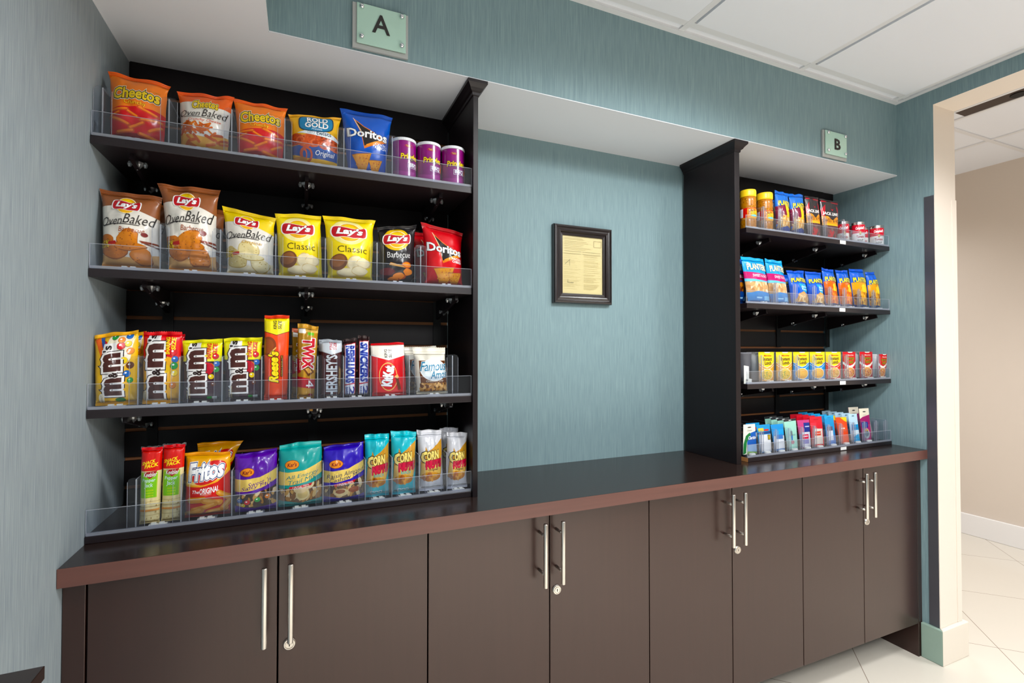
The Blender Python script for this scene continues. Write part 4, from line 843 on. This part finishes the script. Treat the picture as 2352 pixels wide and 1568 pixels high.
bag('chip_bag', 'yellow classic chip bag left of its twin', 'snack bag', G2, [(.376, 1.704), (.492, 1.708), (.498, 1.531), (.385, 1.531)], -.235, z, .032, A_classic('fbdf16', 'Classic', '4a3c14'), 'f0d010', 'eecf0e', seed=11, pin=.03)
bag('chip_bag', 'yellow classic chip bag beside the black barbecue bag', 'snack bag', G2, [(.494, 1.708), (.637, 1.709), (.63, 1.53), (.505, 1.53)], -.238, z, .034, A_classic('fbdf16', 'Classic', '4a3c14'), 'f0d010', 'eecf0e', seed=12, pin=.045, zig=.0)
bag('chip_bag', 'yellow chip bag hidden behind the right classic bag', 'snack bag', G2, [(.53, 1.692), (.633, 1.692), (.632, 1.53), (.545, 1.53)], -.165, z, .03, A_classic('fbdf16', 'Classic', '4a3c14'), 'f0d010', 'eecf0e', seed=13)
bag('chip_bag', 'small black barbecue chip bag with yellow sun badge', 'snack bag', G2, [(.641, 1.692), (.756, 1.709), (.744, 1.53), (.643, 1.53)], -.235, z, .03, A_classic('201c1e', 'Barbecue', 'f2f0ee', True), '1b181a', '1b181a', seed=14, pin=.04)
RD = lambda: A_tri('d3151f', ['NACHO', 'CHEESE'], [(.45, .16, .27), (.75, .13, .2)])
bag('chip_bag', 'red nacho tortilla chip bag in front at the right end of its shelf', 'snack bag', G2, [(.767, 1.720), (.9, 1.697), (.898, 1.53), (.775, 1.53)], -.235, z, .034, RD(), 'b8101a', '8e0c14', seed=15, pin=.05)
bag('chip_bag', 'red chip bag peeking out behind the red nacho bag', 'snack bag', G2, [(.752, 1.705), (.88, 1.7), (.87, 1.53), (.765, 1.53)], -.165, z, .03, RD(), 'b8101a', '8e0c14', seed=16)
# ---- left unit, third shelf
z = ZA[2]+.0065
kw = dict(st=.955, sb=.04, pin=.012, gp=.35)
bag('candy_bag', 'yellow peanut chocolate candy bag at the left wall', 'candy', G3, [(.002, 1.368), (.086, 1.384), (.088, 1.206), (.008, 1.206)], -.25, z, .018, A_mm('y'), 'f0b212', 'f0b212', seed=17, wr=1.2, **kw)
bag('candy_bag', 'yellow candy bag edge showing behind the front yellow peanut bag', 'candy', G3, [(.015, 1.372), (.0905, 1.38), (.0895, 1.206), (.015, 1.206)], -.205, z, .018, A_mm('y'), 'd99c10', 'f0b212', seed=18, **kw)
bag('candy_bag', 'red topped sharing size peanut candy bag', 'candy', G3, [(.094, 1.378), (.173, 1.380), (.172, 1.206), (.096, 1.206)], -.245, z, .016, A_mm('r'), 'dd161e', 'f0ae1c', seed=19, zig=.0014, **kw)
bag('candy_bag', 'red candy bag edge showing behind the red topped bag', 'candy', G3, [(.098, 1.372), (.1725, 1.374), (.1715, 1.206), (.1, 1.206)], -.205, z, .016, A_mm('r'), 'c8121a', 'f0ae1c', seed=20, zig=.0014, **kw)
bag('candy_bag', 'brown and yellow milk chocolate candy bag left of its twin', 'candy', G3, [(.174, 1.358), (.26, 1.363), (.259, 1.206), (.177, 1.206)], -.245, z, .016, A_mm('b'), 'e6de24', '36202a', seed=21, **kw)
bag('candy_bag', 'brown and yellow milk chocolate candy bag beside the tall orange pack', 'candy', G3, [(.262, 1.364), (.35, 1.369), (.349, 1.206), (.268, 1.206)], -.245, z, .016, A_mm('b'), 'e6de24', '36202a', seed=22, **kw)
kb = dict(st=.965, sb=.03, pin=.006, gp=.22, wr=.45, nu=10)
bag('candy_bar', 'tall orange king size peanut butter cup pack', 'candy', G3, [(.355, 1.427), (.414, 1.428), (.411, 1.207), (.356, 1.207)], -.25, z, .012, A_cups(), 'e43a0c', 'e43a0c', seed=23, **kb)
bag('candy_bar', 'gold caramel cookie bar with red lettering', 'candy', G3, [(.434, 1.405), (.486, 1.400), (.476, 1.207), (.434, 1.207)], -.25, z, .015, A_gold(), 'cfa052', 'a87c3c', seed=24, st=.95, sb=.03, pin=.01, gp=.3, wr=1.2, nu=10, zig=.001)
bag('candy_bar', 'gold caramel bar mostly hidden behind the front gold bar', 'candy', G3, [(.42, 1.394), (.474, 1.39), (.462, 1.207), (.42, 1.207)], -.215, z, .013, A_gold(), 'c06a50', 'a87c3c', seed=25, st=.95, sb=.03, pin=.01, gp=.3, nu=10)
bag('candy_bar', 'brown and silver king size chocolate bar in front', 'candy', G3, [(.494, 1.364), (.546, 1.363), (.546, 1.208), (.492, 1.208)], -.25, z, .01, A_silver(), 'b4bac2', '3a1619', seed=26, **kb)
bag('candy_bar', 'brown and silver chocolate bar tucked behind the front one', 'candy', G3, [(.4875, 1.366), (.536, 1.366), (.534, 1.208), (.4865, 1.208)], -.222, z, .01, A_silver(), 'b4bac2', '3a1619', seed=27, **kb)
kz = dict(st=.945, sb=.03, pin=.01, gp=.3, wr=.6, nu=10, zig=.001)
bag('candy_bar', 'narrow chocolate bar with blue REBELLIOUS lettering', 'candy', G3, [(.549, 1.366), (.585, 1.370), (.583, 1.208), (.549, 1.208)], -.25, z, .012, A_bar('REBELLIOUS'), '2a1718', '2a1718', seed=28, **kz)
bag('candy_bar', 'narrow blue lettered chocolate bar beside the red wafer pack', 'candy', G3, [(.588, 1.379), (.62, 1.376), (.618, 1.208), (.587, 1.208)], -.25, z, .012, A_bar('SNICKERS'), '2a1718', '2a1718', seed=29, **kz)
bag('candy_bar', 'red and white king size wafer pack with oval emblem', 'candy', G3, [(.623, 1.355), (.716, 1.356), (.722, 1.207), (.627, 1.207)], -.25, z, .012, A_wafer(), 'd2181f', 'd2181f', seed=30, st=.965, sb=.03, pin=.004, gp=.25, wr=.35)
bag('cookie_bag', 'white bag of chocolate chip cookies at the right of the candy shelf', 'cookies', G3, [(.742, 1.344), (.84, 1.343), (.846, 1.208), (.752, 1.208)], -.245, z, .026, A_cookies(), 'efe9db', 'd8d0bc', seed=31, st=.86, zig=.0012, pin=.01, gp=.4)
bag('cookie_bag', 'cream cookie bag behind the white chocolate chip cookie bag', 'cookies', G3, [(.728, 1.346), (.828, 1.348), (.83, 1.208), (.735, 1.208)], -.19, z, .022, A_cookies(), 'efe9db', 'd8d0bc', seed=32, st=.86, zig=.0012, pin=.01)
# ---- left tray on the worktop
z = .9165+.0065
def crackers(q, lab, seed, y):
    r = bag('cracker_pack', lab, 'crackers', G4, q, y, z, .014, A_crackers(), 'e4242a', 'd8c690', st=.97, sb=.02, pin=.003, gp=.16, wr=.4, nu=10, seed=seed)
    TL, TR = q[0], q[1]; cx = (q[2][0]+q[3][0])/2; zz = (TL[1]+TR[1])/2-.925
    m = MB(); n = 14; V = []
    for j in range(3):
        for i in range(n+1): V.append((TL[0]-cx-.002+(TR[0]-TL[0]+.004)*i/n, .012+.003*nz(i*.6, j*1.7, seed), zz-.004+j*.0035+.002*nz(i*.5, 3, seed)*j))
    m.add(V, [(j*(n+1)+i, j*(n+1)+i+1, (j+1)*(n+1)+i+1, (j+1)*(n+1)+i) for j in range(2) for i in range(n)]); m.build('film_end', FILM, r, True)
crackers([(.095, 1.103), (.137, 1.102), (.135, .925), (.094, .925)], 'red and cream cracker sandwich pack at the left end of the tray', 33, -.25)
crackers([(.1385, 1.106), (.183, 1.105), (.178, .925), (.1375, .925)], 'red and cream cracker sandwich pack beside the corn chip bag', 34, -.25)
bag('chip_bag', 'red and yellow original corn chip bag in front', 'snack bag', G4, [(.181, 1.079), (.279, 1.076), (.283, .923), (.183, .923)], -.24, z, .034, A_corn(), 'e89c1c', '8c1a14', seed=35, st=.96, pin=.012, gp=.4)
bag('chip_bag', 'yellow topped corn chip bag behind the front corn chip bag', 'snack bag', G4, [(.195, 1.09), (.302, 1.093), (.238, .923), (.19, .923)], -.175, z, .028, A_corn(), 'e89c1c', '8c1a14', seed=36)
km = dict(st=.95, sb=.02, pin=.008, gp=.42, wr=1.3)
bag('trail_mix_bag', 'purple sweet and salty mix pouch', 'snack bag', G4, [(.2895, 1.066), (.3865, 1.074), (.3855, .922), (.292, .922)], -.24, z, .022, A_mix('5c1ca4', ('Sweet \'n', 'Salty Mix', .32, .86, .16, .92), '5a1a86', None, 'p'), '5216a0', '4c1288', seed=37, **km)
bag('trail_mix_bag', 'teal all energy trail mix pouch with red unsalted tag', 'snack bag', G4, [(.3925, 1.079), (.4955, 1.084), (.496, .919), (.392, .919)], -.24, z, .022, A_mix('109c98', ('All Energy', 'Trail Mix', .16, .92, .22, .86), '0c7c84', 'UNSALTED', 't'), '17a8a4', '0c7c7c', seed=38, st=.93, sb=.02, pin=.004, gp=.42, wr=.9)
bag('trail_mix_bag', 'indigo raisin almond cashew mix pouch', 'snack bag', G4, [(.501, 1.063), (.606, 1.071), (.607, .916), (.501, .916)], -.24, z, .022, A_mix('3a2bb0', ('Raisin Almond', 'Cashew Mix', .08, .98, .14, .94), '1d2c58', 'UNSALTED', 'i'), '3424a4', '2a1c88', seed=39, **km)
kn = dict(st=.93, sb=.045, pin=.02, gp=.45, wr=1.3, zig=.0014, nu=12)
bag('corn_nut_bag', 'turquoise ranch corn nut bag beside the indigo pouch', 'snack bag', G4, [(.609, 1.086), (.678, 1.087), (.676, .915), (.61, .915)], -.24, z, .018, A_nuts('16b4c4', 'RANCH', '2cb8c8'), '24c2d0', '12a0b0', seed=40, **kn)
bag('corn_nut_bag', 'turquoise ranch corn nut bag beside the white corn nut bags', 'snack bag', G4, [(.68, 1.094), (.755, 1.088), (.751, .915), (.684, .915)], -.243, z, .018, A_nuts('16b4c4', 'RANCH', '2cb8c8'), '24c2d0', '12a0b0', seed=41, **kn)
bag('corn_nut_bag', 'white original corn nut bag next to the turquoise one', 'snack bag', G4, [(.757, 1.09), (.832, 1.087), (.836, .915), (.763, .915)], -.24, z, .018, A_nuts('d3d3d9', 'Original', '4a3c2c'), 'd6d6dc', 'cfcfd6', seed=42, **kn)
bag('corn_nut_bag', 'white corn nut bag standing behind the last one at the upright panel', 'snack bag', G4, [(.8405, 1.083), (.9, 1.081), (.9, .915), (.8415, .915)], -.185, z, .016, A_nuts('d3d3d9', 'Original', '4a3c2c'), 'd6d6dc', 'cfcfd6', seed=43, **kn)
bag('corn_nut_bag', 'white original corn nut bag in front at the tall upright panel', 'snack bag', G4, [(.846, 1.081), (.909, 1.074), (.906, .915), (.841, .915)], -.248, z, .018, A_nuts('d3d3d9', 'Original', '4a3c2c'), 'd6d6dc', 'cfcfd6', seed=44, **kn)

# ---- right unit, top shelf: nut jars, nut bags, jerky, soup
GB1, GB2, GB3, GB4 = 'nuts, jerky and soup on the top right shelf', 'nut bags on the second right shelf', 'instant noodle cups', 'toiletry packs on the right tray'
z = ZBs[0]+.0065
JAR = [(1.02, -.028), (1.1, -.027), (1.12, -.022), (1.12, -.006), (1.06, 0), (.3, .0)]
for x, y, lab in ((2.099, -.23, 'peanut jar with yellow lid right beside the tall upright panel'), (2.193, -.23, 'peanut jar with yellow lid next to the blue peanut bags')):
    r = empty('peanut_jar', (x, y, z-.001), lab, 'jar', 'yellow lidded peanut jars', -.28)
    R_, H_ = .0305, .158; sp = 4.2
    def Pf(u, v):
        k = 1-.06*math.exp(-((v-.62)/.03)**2)-.06*math.exp(-((v-.3)/.03)**2)-.14*max(0, (v-.86)/.14)**2-.1*max(0, (.05-v)/.05)**2
        return Vector((R_*k*math.sin((u-.5)*sp), -R_*k*math.cos((u-.5)*sp), .001+v*(H_-.026)))
    art_mesh('jar', A_jar(), Pf, 20, 20, (0, 1, 0, 1), FOIL, r)
    m = MB(); m.lathe((0, 0, 0), [(R_*.85, 0), (R_*.97, .006), (R_*.97, H_-.045), (R_*.8, H_-.024)], n=28); m.build('peanuts', side('b57a3e'), r, True)
    m = MB(); m.lathe((0, 0, H_), [(R_*a*.9, b) for a, b in JAR], n=36); m.build('lid', mat('yellow_lid', 'ffd21a', .35), r)
kp = dict(st=.94, sb=.03, pin=.02, gp=.42, nu=12)
bag('nut_bag', 'tall blue peanut bag next to the jars', 'snack bag', GB1, [(2.252, 2.012), (2.333, 2.01), (2.329, 1.833), (2.247, 1.833)], -.24, z, .02, A_pb(), '1568cc', '173a80', seed=51, **kp)
bag('nut_bag', 'tall blue peanut bag beside the dark jerky bags', 'snack bag', GB1, [(2.338, 2.01), (2.43, 2.016), (2.41, 1.833), (2.337, 1.833)], -.24, z, .02, A_pb(), '1568cc', '173a80', seed=52, **kp)
bag('nut_bag', 'blue peanut bag behind the front one by the jars', 'snack bag', GB1, [(2.255, 1.998), (2.331, 1.998), (2.33, 1.833), (2.255, 1.833)], -.18, z, .018, A_pb(), '1568cc', '173a80', seed=53, **kp)
kj = dict(st=.97, sb=.02, pin=.006, gp=.35, wr=.6, nu=12)
bag('jerky_bag', 'dark jerky bag with orange band next to the blue peanut bags', 'snack bag', GB1, [(2.4235, 2.004), (2.509, 2.007), (2.51, 1.828), (2.4235, 1.828)], -.25, z, .012, A_jerky(), '3a3335', '4a3436', seed=54, **kj)
bag('jerky_bag', 'dark jerky bag with orange band next to the soup cans', 'snack bag', GB1, [(2.518, 2.006), (2.644, 2.008), (2.617, 1.83), (2.526, 1.83)], -.25, z, .012, A_jerky(), '3a3335', '4a3436', seed=55, **kj)
SL = [(1.0, -.012), (1.03, -.011), (1.03, -.007), (1.0, -.006), (1.0, -.003), (1.03, -.002), (1.03, 0), (.96, 0), (.95, -.002), (.2, -.002)]
TIN = mat('tin_rim', 'c9c6c2', .25, metal=1)
for x, y, H_, R_, lab in ((2.722, -.205, .1, .0262, 'red and white soup can next to the jerky, farthest back on the left'), (2.774, -.243, .094, .025, 'soup can standing in front of the others beside the jerky bags'), (2.816, -.198, .092, .0262, 'soup can mostly hidden in the middle of the soup cans'), (2.874, -.196, .09, .0265, 'soup can left of the last one by the right wall'), (2.905, -.2445, .0905, .0272, 'soup can at the front right end of the top shelf')):
    can('soup_can', lab, 'can', 'red and white tomato soup cans', x, y, z-.001, R_, H_, A_soup(), SL, ('rim', TIN), -.72)
# ---- second shelf
z = ZBs[1]+.0065
bag('nut_bag', 'dark blue deluxe nut bag half hidden by the upright panel', 'snack bag', GB2, [(2.0435, 1.709), (2.12, 1.709), (2.115, 1.526), (2.048, 1.526)], -.2, z, .02, A_big(True), '1c58b0', '173c80', seed=61, **kp)
bag('nut_bag', 'large light blue sweet and salty nut bag at the upright panel', 'snack bag', GB2, [(2.06, 1.712), (2.186, 1.712), (2.209, 1.528), (2.084, 1.528)], -.24, z, .018, A_big(), '48ace8', '1f84cc', seed=62, pin=.006, gp=.35, st=.93, sb=.02)
bag('nut_bag', 'large light blue sweet and salty nut bag, second from the panel', 'snack bag', GB2, [(2.19, 1.713), (2.29, 1.712), (2.318, 1.528), (2.213, 1.528)], -.24, z, .018, A_big(), '48ace8', '1f84cc', seed=63, pin=.006, gp=.35, st=.93, sb=.02)
TN, ON, HN = ['e8bf85', 'd9a764', 'f2d8a8', 'c08a4c'], ['f08a3a', 'd8621c', 'f6a860', 'c85416'], ['e0a23c', 'b8742a', 'f2c468', '8a5420']
bag('nut_bag', 'small blue salted peanut bag beside the large light blue bags', 'snack bag', GB2, [(2.322, 1.673), (2.424, 1.675), (2.44, 1.527), (2.332, 1.527)], -.24, z, .02, A_small(None, 'd8a566', TN, True), '1656cc', '1b3c84', seed=64, **kp)
bag('nut_bag', 'small blue salted peanut bag beside the orange nut bag', 'snack bag', GB2, [(2.43, 1.674), (2.536, 1.678), (2.54, 1.527), (2.446, 1.527)], -.24, z, .02, A_small(None, 'd8a566', TN, True), '1656cc', '1b3c84', seed=65, **kp)
bag('nut_bag', 'blue peanut bag showing behind the salted peanut bags', 'snack bag', GB2, [(2.38, 1.668), (2.48, 1.668), (2.48, 1.527), (2.39, 1.527)], -.17, z, .018, A_small(None, 'd8a566', TN, True), '1656cc', '1b3c84', seed=66, **kp)
bag('nut_bag', 'blue and orange nut bag left of its twin', 'snack bag', GB2, [(2.538, 1.698), (2.618, 1.694), (2.636, 1.527), (2.548, 1.527)], -.24, z, .02, A_small('f6a02c', 'e4671c', ON), '1656cc', '1b3c84', seed=67, **kp)
bag('nut_bag', 'blue and orange nut bag beside the golden honey nut bag', 'snack bag', GB2, [(2.636, 1.694), (2.715, 1.698), (2.733, 1.527), (2.6435, 1.527)], -.24, z, .02, A_small('f6a02c', 'e4671c', ON), '1656cc', '1b3c84', seed=68, **kp)
bag('nut_bag', 'blue and golden honey nut bag left of the last one', 'snack bag', GB2, [(2.722, 1.706), (2.832, 1.707), (2.838, 1.527), (2.742, 1.527)], -.24, z, .02, A_small('f4c04c', 'e8a23a', HN), '1656cc', '1b3c84', seed=69, **kp)
bag('nut_bag', 'blue and golden honey nut bag at the right wall', 'snack bag', GB2, [(2.842, 1.697), (2.911, 1.702), (2.934, 1.527), (2.846, 1.527)], -.242, z, .02, A_small('f4c04c', 'e8a23a', HN), '1656cc', '1b3c84', seed=70, **kp)
# ---- third shelf: noodle cups in printed sleeves
z = ZBs[2]+.0065
CB, RB_ = [('ffdf1c', 'f2a32a', 'f4a72c', ['e8c24a', 'f2dc86', '7a9a3c', 'd9a83c']), ('ffdf1c', '2f8fd6', '3c98da', ['f6b52c', 'f9c84c', 'e89c22']), ('ffdf1c', 'e2402a', 'e8452c', ['e8b86a', 'f2d09a', 'd8713c', 'c9a04a'])], ('d3202a', 'f4efe6', 'c9202a', ['e8a05a', 'd86a3a', 'f2c89a', 'b8442a'])
WHITEC = side('efece6', .45)
def cup(x, y, w0, w1, h, art, lab, rz=0, sl=0, tilt=0):
    r = empty('noodle_cup', (x, y, z), lab, 'noodle cup', GB3, rz)
    sh = h*tilt; q = [(-w1/2+sh, h), (w1/2+sh, h), (w0/2, 0), (-w0/2, 0)]
    def P(u, v): return Vector((q[3][0]*(1-u)*(1-v)+q[2][0]*u*(1-v)+q[0][0]*(1-u)*v+q[1][0]*u*v, -.004*max(0, 1-abs(2*u-1)**2.5), .001+v*h))
    art_mesh('sleeve', art, P, 8, 6, (0, 1, 0, 1), CARD, r)
    m = MB(); m.prism([(q[3][0]+.0005, .0006, .001), (q[2][0]-.0005, .0006, .001), (q[1][0]-.0005, .0006, h), (q[0][0]+.0005, .0006, h)], (0, .0008, 0)); m.prism([(q[0][0]+.004, .0014, h-.0006), (q[1][0]-.004, .0014, h-.0006), (q[1][0]-.004, .06, h-.0006), (q[0][0]+.004, .06, h-.0006)], (0, 0, .0008)); m.build('sleeve_back', WHITEC, r)
    m = MB(); R0, R1 = w0*.36, w1*.42
    m.lathe((sh*.5, .0025+R1, .0012), [(R0, 0), (R0*1.02, .003), (R1*.97, h-.008), (R1*1.03, h-.007), (R1*1.03, h-.0025), (R1*.98, h-.002)], n=28); m.build('cup', WHITEC, r, False)
    return r
cs = [(2.1795, .082, .088, CB[0], None, 'yellow and orange noodle cup, leftmost beside the white card'), (2.283, .09, .094, CB[0], None, 'yellow and orange noodle cup beside the blue ones'), (2.3865, .096, .097, CB[1], None, 'yellow and blue noodle cup left of its twin'), (2.488, .096, .096, CB[1], None, 'yellow and blue noodle cup next to the yellow and red one'), (2.5915, .096, .1, CB[2], None, 'yellow and red noodle cup in the middle of the right row'), (2.699, .087, .088, RB_, 1, 'dark red noodle cup next to the yellow and red cup'), (2.819, .092, .092, RB_, 1, 'dark red noodle cup, second from the right end')]
for x, w0, w1, c, rd, lab in cs: cup(x, -.243, w0, w1, .117, A_cup(*c[:4], **({'txt': '3a1c0c'} if rd else {})), lab)
cup(2.912, -.252, .058, .068, .106, A_cup(*RB_, txt='3a1c0c'), 'dark red noodle cup tilted at the right end of the shelf', .0, 0, .18)
r = empty('noodle_cup', (2.0915, -.205, z), 'dark grey cup standing behind the white card', 'noodle cup', GB3); m = MB(); m.lathe((0, 0, 0), [(.023, 0), (.024, .003), (.0325, .11), (.034, .111), (.034, .115), (.027, .1155)], n=28); m.build('cup', side('6a6a72'), r, True); m = MB(); m.lathe((0, 0, .1156), [(.0325, 0), (.0325, .001)], n=28); m.build('lid', side('8a8a92'), r)
r = empty('blank_card', (2.036, -.262, z-.006), 'blank white card standing on the noodle shelf at the upright panel', 'card'); MB().prism([(-.0015, 0, .0005), (.04, 0, .0005), (.04, 0, .018), (.025, 0, .02), (.024, 0, .068), (-.0015, 0, .072)], (0, .0012, 0)).build('panel', side('eeeee6'), r); MB().box(.01, .018, -.0006, -.0001, .01, .018).build('black_mark', BLACK, r)
# ---- right tray: blister packs, several deep
z = .9165+.0065
SD = {'green': 'dfe0d4', 'bl1': '2f7cbc', 'bl2': '2f86c8', 'mint': '9cc8bc', 'pink': 'b84c7c', 'red': 'c81f2e', 'blue': '3284bc', 'orange': 'd8431a', 'ltblue': 'b0d0e2', 'mag': '9a2c64'}
PK = [('green', [(2.052, 1.038), (2.115, 1.038), (2.115, .922), (2.04, .922)], 1, 'green and white allergy pack beside the upright panel'), ('bl1', [(2.121, 1.034), (2.198, 1.034), (2.196, .924), (2.134, .924)], 2, 'blue pack with wide white label, second on the tray'),
      ('bl2', [(2.202, 1.031), (2.275, 1.031), (2.274, .924), (2.216, .924)], 1, 'bright blue pack with white label beside the mint packs'), ('mint', [(2.278, 1.045), (2.351, 1.047), (2.352, .922), (2.29, .922)], 4, 'mint green pack with black top'),
      ('pink', [(2.359, 1.041), (2.433, 1.04), (2.432, .925), (2.37, .925)], 1, 'pink and navy pain relief pack'), ('red', [(2.436, 1.047), (2.512, 1.046), (2.518, .921), (2.44, .921)], 4, 'red pain relief pack with cream label'),
      ('blue', [(2.529, 1.05), (2.589, 1.05), (2.595, .924), (2.535, .924)], 5, 'medium blue pack with pale label'), ('orange', [(2.604, 1.039), (2.676, 1.037), (2.684, .924), (2.62, .924)], 2, 'bright orange pack with yellow corner'),
      ('ltblue', [(2.69, 1.049), (2.75, 1.048), (2.759, .924), (2.7, .924)], 5, 'pale blue dental pack'), ('mag', [(2.764, 1.068), (2.834, 1.067), (2.841, .922), (2.775, .922)], 2, 'tall magenta and cream pack with oval hole')]
wh = [' in front', ' directly behind the front one', ' third in its row', ' fourth in its row', ' last in its row']
for k, q, n_, lab in PK:
    for i in range(n_):
        y = -.25+i*.03
        if k in ('bl1', 'orange', 'mag') and i: y = -.25+i*.05
        r = slab('blister_pack', lab+(wh[i] if n_ > 1 else ''), 'toiletry pack', GB4, [(p[0]+(0.006 if k == 'mag' and i else 0), p[1]) for p in q], y, z, .0012, A_pack(k), side(SD[k]), lean=.008, nu=2, nv=3)
        w = q[2][0]-q[3][0]; h = q[0][1]-q[3][1]
        m = MB(); m.box(-w*.34, w*.34, .0035, .016, h*.1, h*.5); m.build('blister', FILM, r)
r = empty('blister_pack', (2.9, -.2, z), 'cream and magenta pack leaning alone at the right wall', 'toiletry pack', GB4); MB().prism([(-.012, 0, .001), (.03, 0, .001), (.036, 0, .012), (.008, .004, .118), (-.016, .004, .122)], (0, .0014, 0)).build('front', side('d9c2b4'), r); MB().prism([(-.0135, -.0006, .03), (.012, -.0006, .03), (.002, -.0006, .118), (-.016, -.0006, .12)], (0, .0004, .0)).build('printed_panel', side('a8447a'), r)

# ---- acrylic fronts, dividers, pusher tracks
def lanes(z, xs, names, shelfname, group, dv, h, w, big=False, fl=(.017, .017)):
    for x, nme in zip(xs, names): pusher(x, z, f'pusher track with white end under the {nme}', group+' pusher tracks', w, big)
    for x, nme in dv: divider(x, z, f'clear divider {nme} on the {shelfname}', group+' dividers', h, fl)
front_lip(.003, .9085, ZA[0], 'clear front strip along the puffs and pretzel shelf', 'clear shelf fronts', .057)
front_lip(.003, .9085, ZA[1], 'clear front strip along the potato chip shelf', 'clear shelf fronts', .057)
front_lip(.003, .9085, ZA[2], 'clear front strip along the chocolate candy shelf', 'clear shelf fronts', .059)
front_lip(.003, .9085, .9165, 'clear front strip along the trail mix tray', 'clear shelf fronts', .059)
front_lip(2.0365, 2.938, ZBs[0], 'clear front strip along the jar and soup shelf', 'clear shelf fronts', .05)
front_lip(2.0365, 2.938, ZBs[1], 'clear front strip along the blue nut bag shelf', 'clear shelf fronts', .05)
front_lip(2.0365, 2.938, ZBs[2], 'clear front strip along the noodle cup shelf', 'clear shelf fronts', .05)
front_lip(2.0365, 2.938, .9165, 'clear front strip along the toiletry tray', 'clear shelf fronts', .05)
lanes(ZA[0], [.078, .217, .343, .476, .61], ['first puffs bag', 'baked puffs bag', 'puffs bag by the pretzels', 'pretzel bag', 'blue ranch bag'], 'top left shelf', 'top left shelf', [(.019, 'at the left wall'), (.147, 'right of the first puffs bag'), (.279, 'right of the baked puffs bag'), (.4, 'left of the pretzel bag'), (.5465, 'right of the pretzel bag'), (.6765, 'right of the blue ranch bag')], .12, .06)
lanes(ZA[1], [.072, .195, .322, .441, .568, .694, .836], ['left barbecue bag', 'creased barbecue bag', 'oven baked original bag', 'left classic bag', 'right classic bag', 'black barbecue bag', 'red nacho bag'], 'second left shelf', 'second left shelf', [(.1328, 'between the barbecue bags'), (.257, 'right of the creased barbecue bag'), (.381, 'between yellow bags'), (.501, 'between the classic bags'), (.636, 'left of the black barbecue bag'), (.7585, 'left of the red nacho bag')], .118, .05)
lanes(ZA[2], [.05, .134, .218, .308, .384, .454, .52, .584, .674, .8], ['yellow peanut candy', 'red candy bag', 'left brown candy bag', 'right brown candy bag', 'peanut butter cups', 'gold bar', 'silver chocolate bar', 'blue lettered bars', 'red wafer pack', 'cookie bag'], 'candy shelf', 'candy shelf', [(.0925, 'right of the yellow peanut candy'), (.1745, 'right of the red candy bag'), (.2635, 'between the brown candy bags'), (.351, 'left of the peanut butter cups'), (.416, 'right of the peanut butter cups'), (.4838, 'right of the gold bar'), (.549, 'left of the blue lettered bars'), (.6205, 'left of the red wafer pack'), (.727, 'right of the red wafer pack'), (.8545, 'right of the cookie bag')], .122, .036)
lanes(.9165, [.134, .232, .338, .444, .554, .642, .717, .8, .874], ['cracker packs', 'corn chip bag', 'purple pouch', 'teal pouch', 'indigo pouch', 'first turquoise bag', 'second turquoise bag', 'first white bag', 'last white bag'], 'trail mix tray', 'trail mix tray', [(.0915, 'left of the cracker packs'), (.1805, 'left of the corn chip bag'), (.287, 'right of the corn chip bag'), (.3885, 'left of the teal pouch'), (.499, 'right of the teal pouch'), (.6075, 'right of the indigo pouch'), (.6795, 'between the turquoise bags'), (.7565, 'left of the white bags'), (.838, 'between the white bags')], .12, .042)
fb = (.012, .012)
lanes(ZBs[0], [2.099, 2.193, 2.29, 2.374, 2.464, 2.572], ['first jar', 'second jar', 'first peanut bag', 'second peanut bag', 'first jerky bag', 'second jerky bag'], 'jar and soup shelf', 'top right shelf', [(2.146, 'between the jars'), (2.241, 'right of the jars'), (2.3335, 'between the blue peanut bags'), (2.4205, 'left of the jerky bags'), (2.514, 'between the jerky bags'), (2.64, 'left of the soup cans')], .1, .05, False, fb)
lanes(ZBs[1], [2.146, 2.263, 2.385, 2.492, 2.592, 2.69, 2.79, 2.889], ['first large blue bag', 'second large blue bag', 'first salted peanut bag', 'second salted peanut bag', 'first orange nut bag', 'second orange nut bag', 'first honey nut bag', 'last honey nut bag'], 'blue nut bag shelf', 'second right shelf', [(2.21, 'between the large blue bags'), (2.3255, 'right of the large blue bags'), (2.443, 'between the salted peanut bags'), (2.543, 'left of the orange nut bags'), (2.639, 'between the orange nut bags'), (2.738, 'left of the honey nut bags'), (2.842, 'between the honey nut bags')], .092, .05, False, fb)
lanes(ZBs[2], [2.1795, 2.283, 2.3865, 2.489, 2.591, 2.699, 2.819, 2.91], ['first orange cup', 'second orange cup', 'first blue cup', 'second blue cup', 'yellow and red cup', 'first red cup', 'second red cup', 'tilted red cup'], 'noodle cup shelf', 'third right shelf', [(2.1275, 'left of the first orange cup'), (2.231, 'between the orange cups'), (2.3345, 'left of the blue cups'), (2.4375, 'between the blue cups'), (2.539, 'right of the blue cups'), (2.6485, 'left of the red cups'), (2.759, 'between the red cups'), (2.872, 'left of the tilted red cup')], .115, .05, False, fb)
lanes(.9165, [2.079, 2.165, 2.245, 2.321, 2.401, 2.479, 2.565, 2.652, 2.73, 2.808], ['green pack', 'blue and white pack', 'bright blue pack', 'mint pack', 'pink pack', 'red pack', 'medium blue pack', 'orange pack', 'pale blue pack', 'magenta pack'], 'toiletry tray', 'toiletry tray', [(2.1235, 'right of the green pack'), (2.2055, 'left of the bright blue pack'), (2.281, 'left of the mint packs'), (2.359, 'left of the pink pack'), (2.436, 'left of the red packs'), (2.525, 'left of the medium blue packs'), (2.6055, 'left of the orange packs'), (2.69, 'left of the pale blue packs'), (2.767, 'left of the magenta packs'), (2.85, 'right of the magenta packs'), (2.918, 'at the right wall')], .1, .04, True, fb)
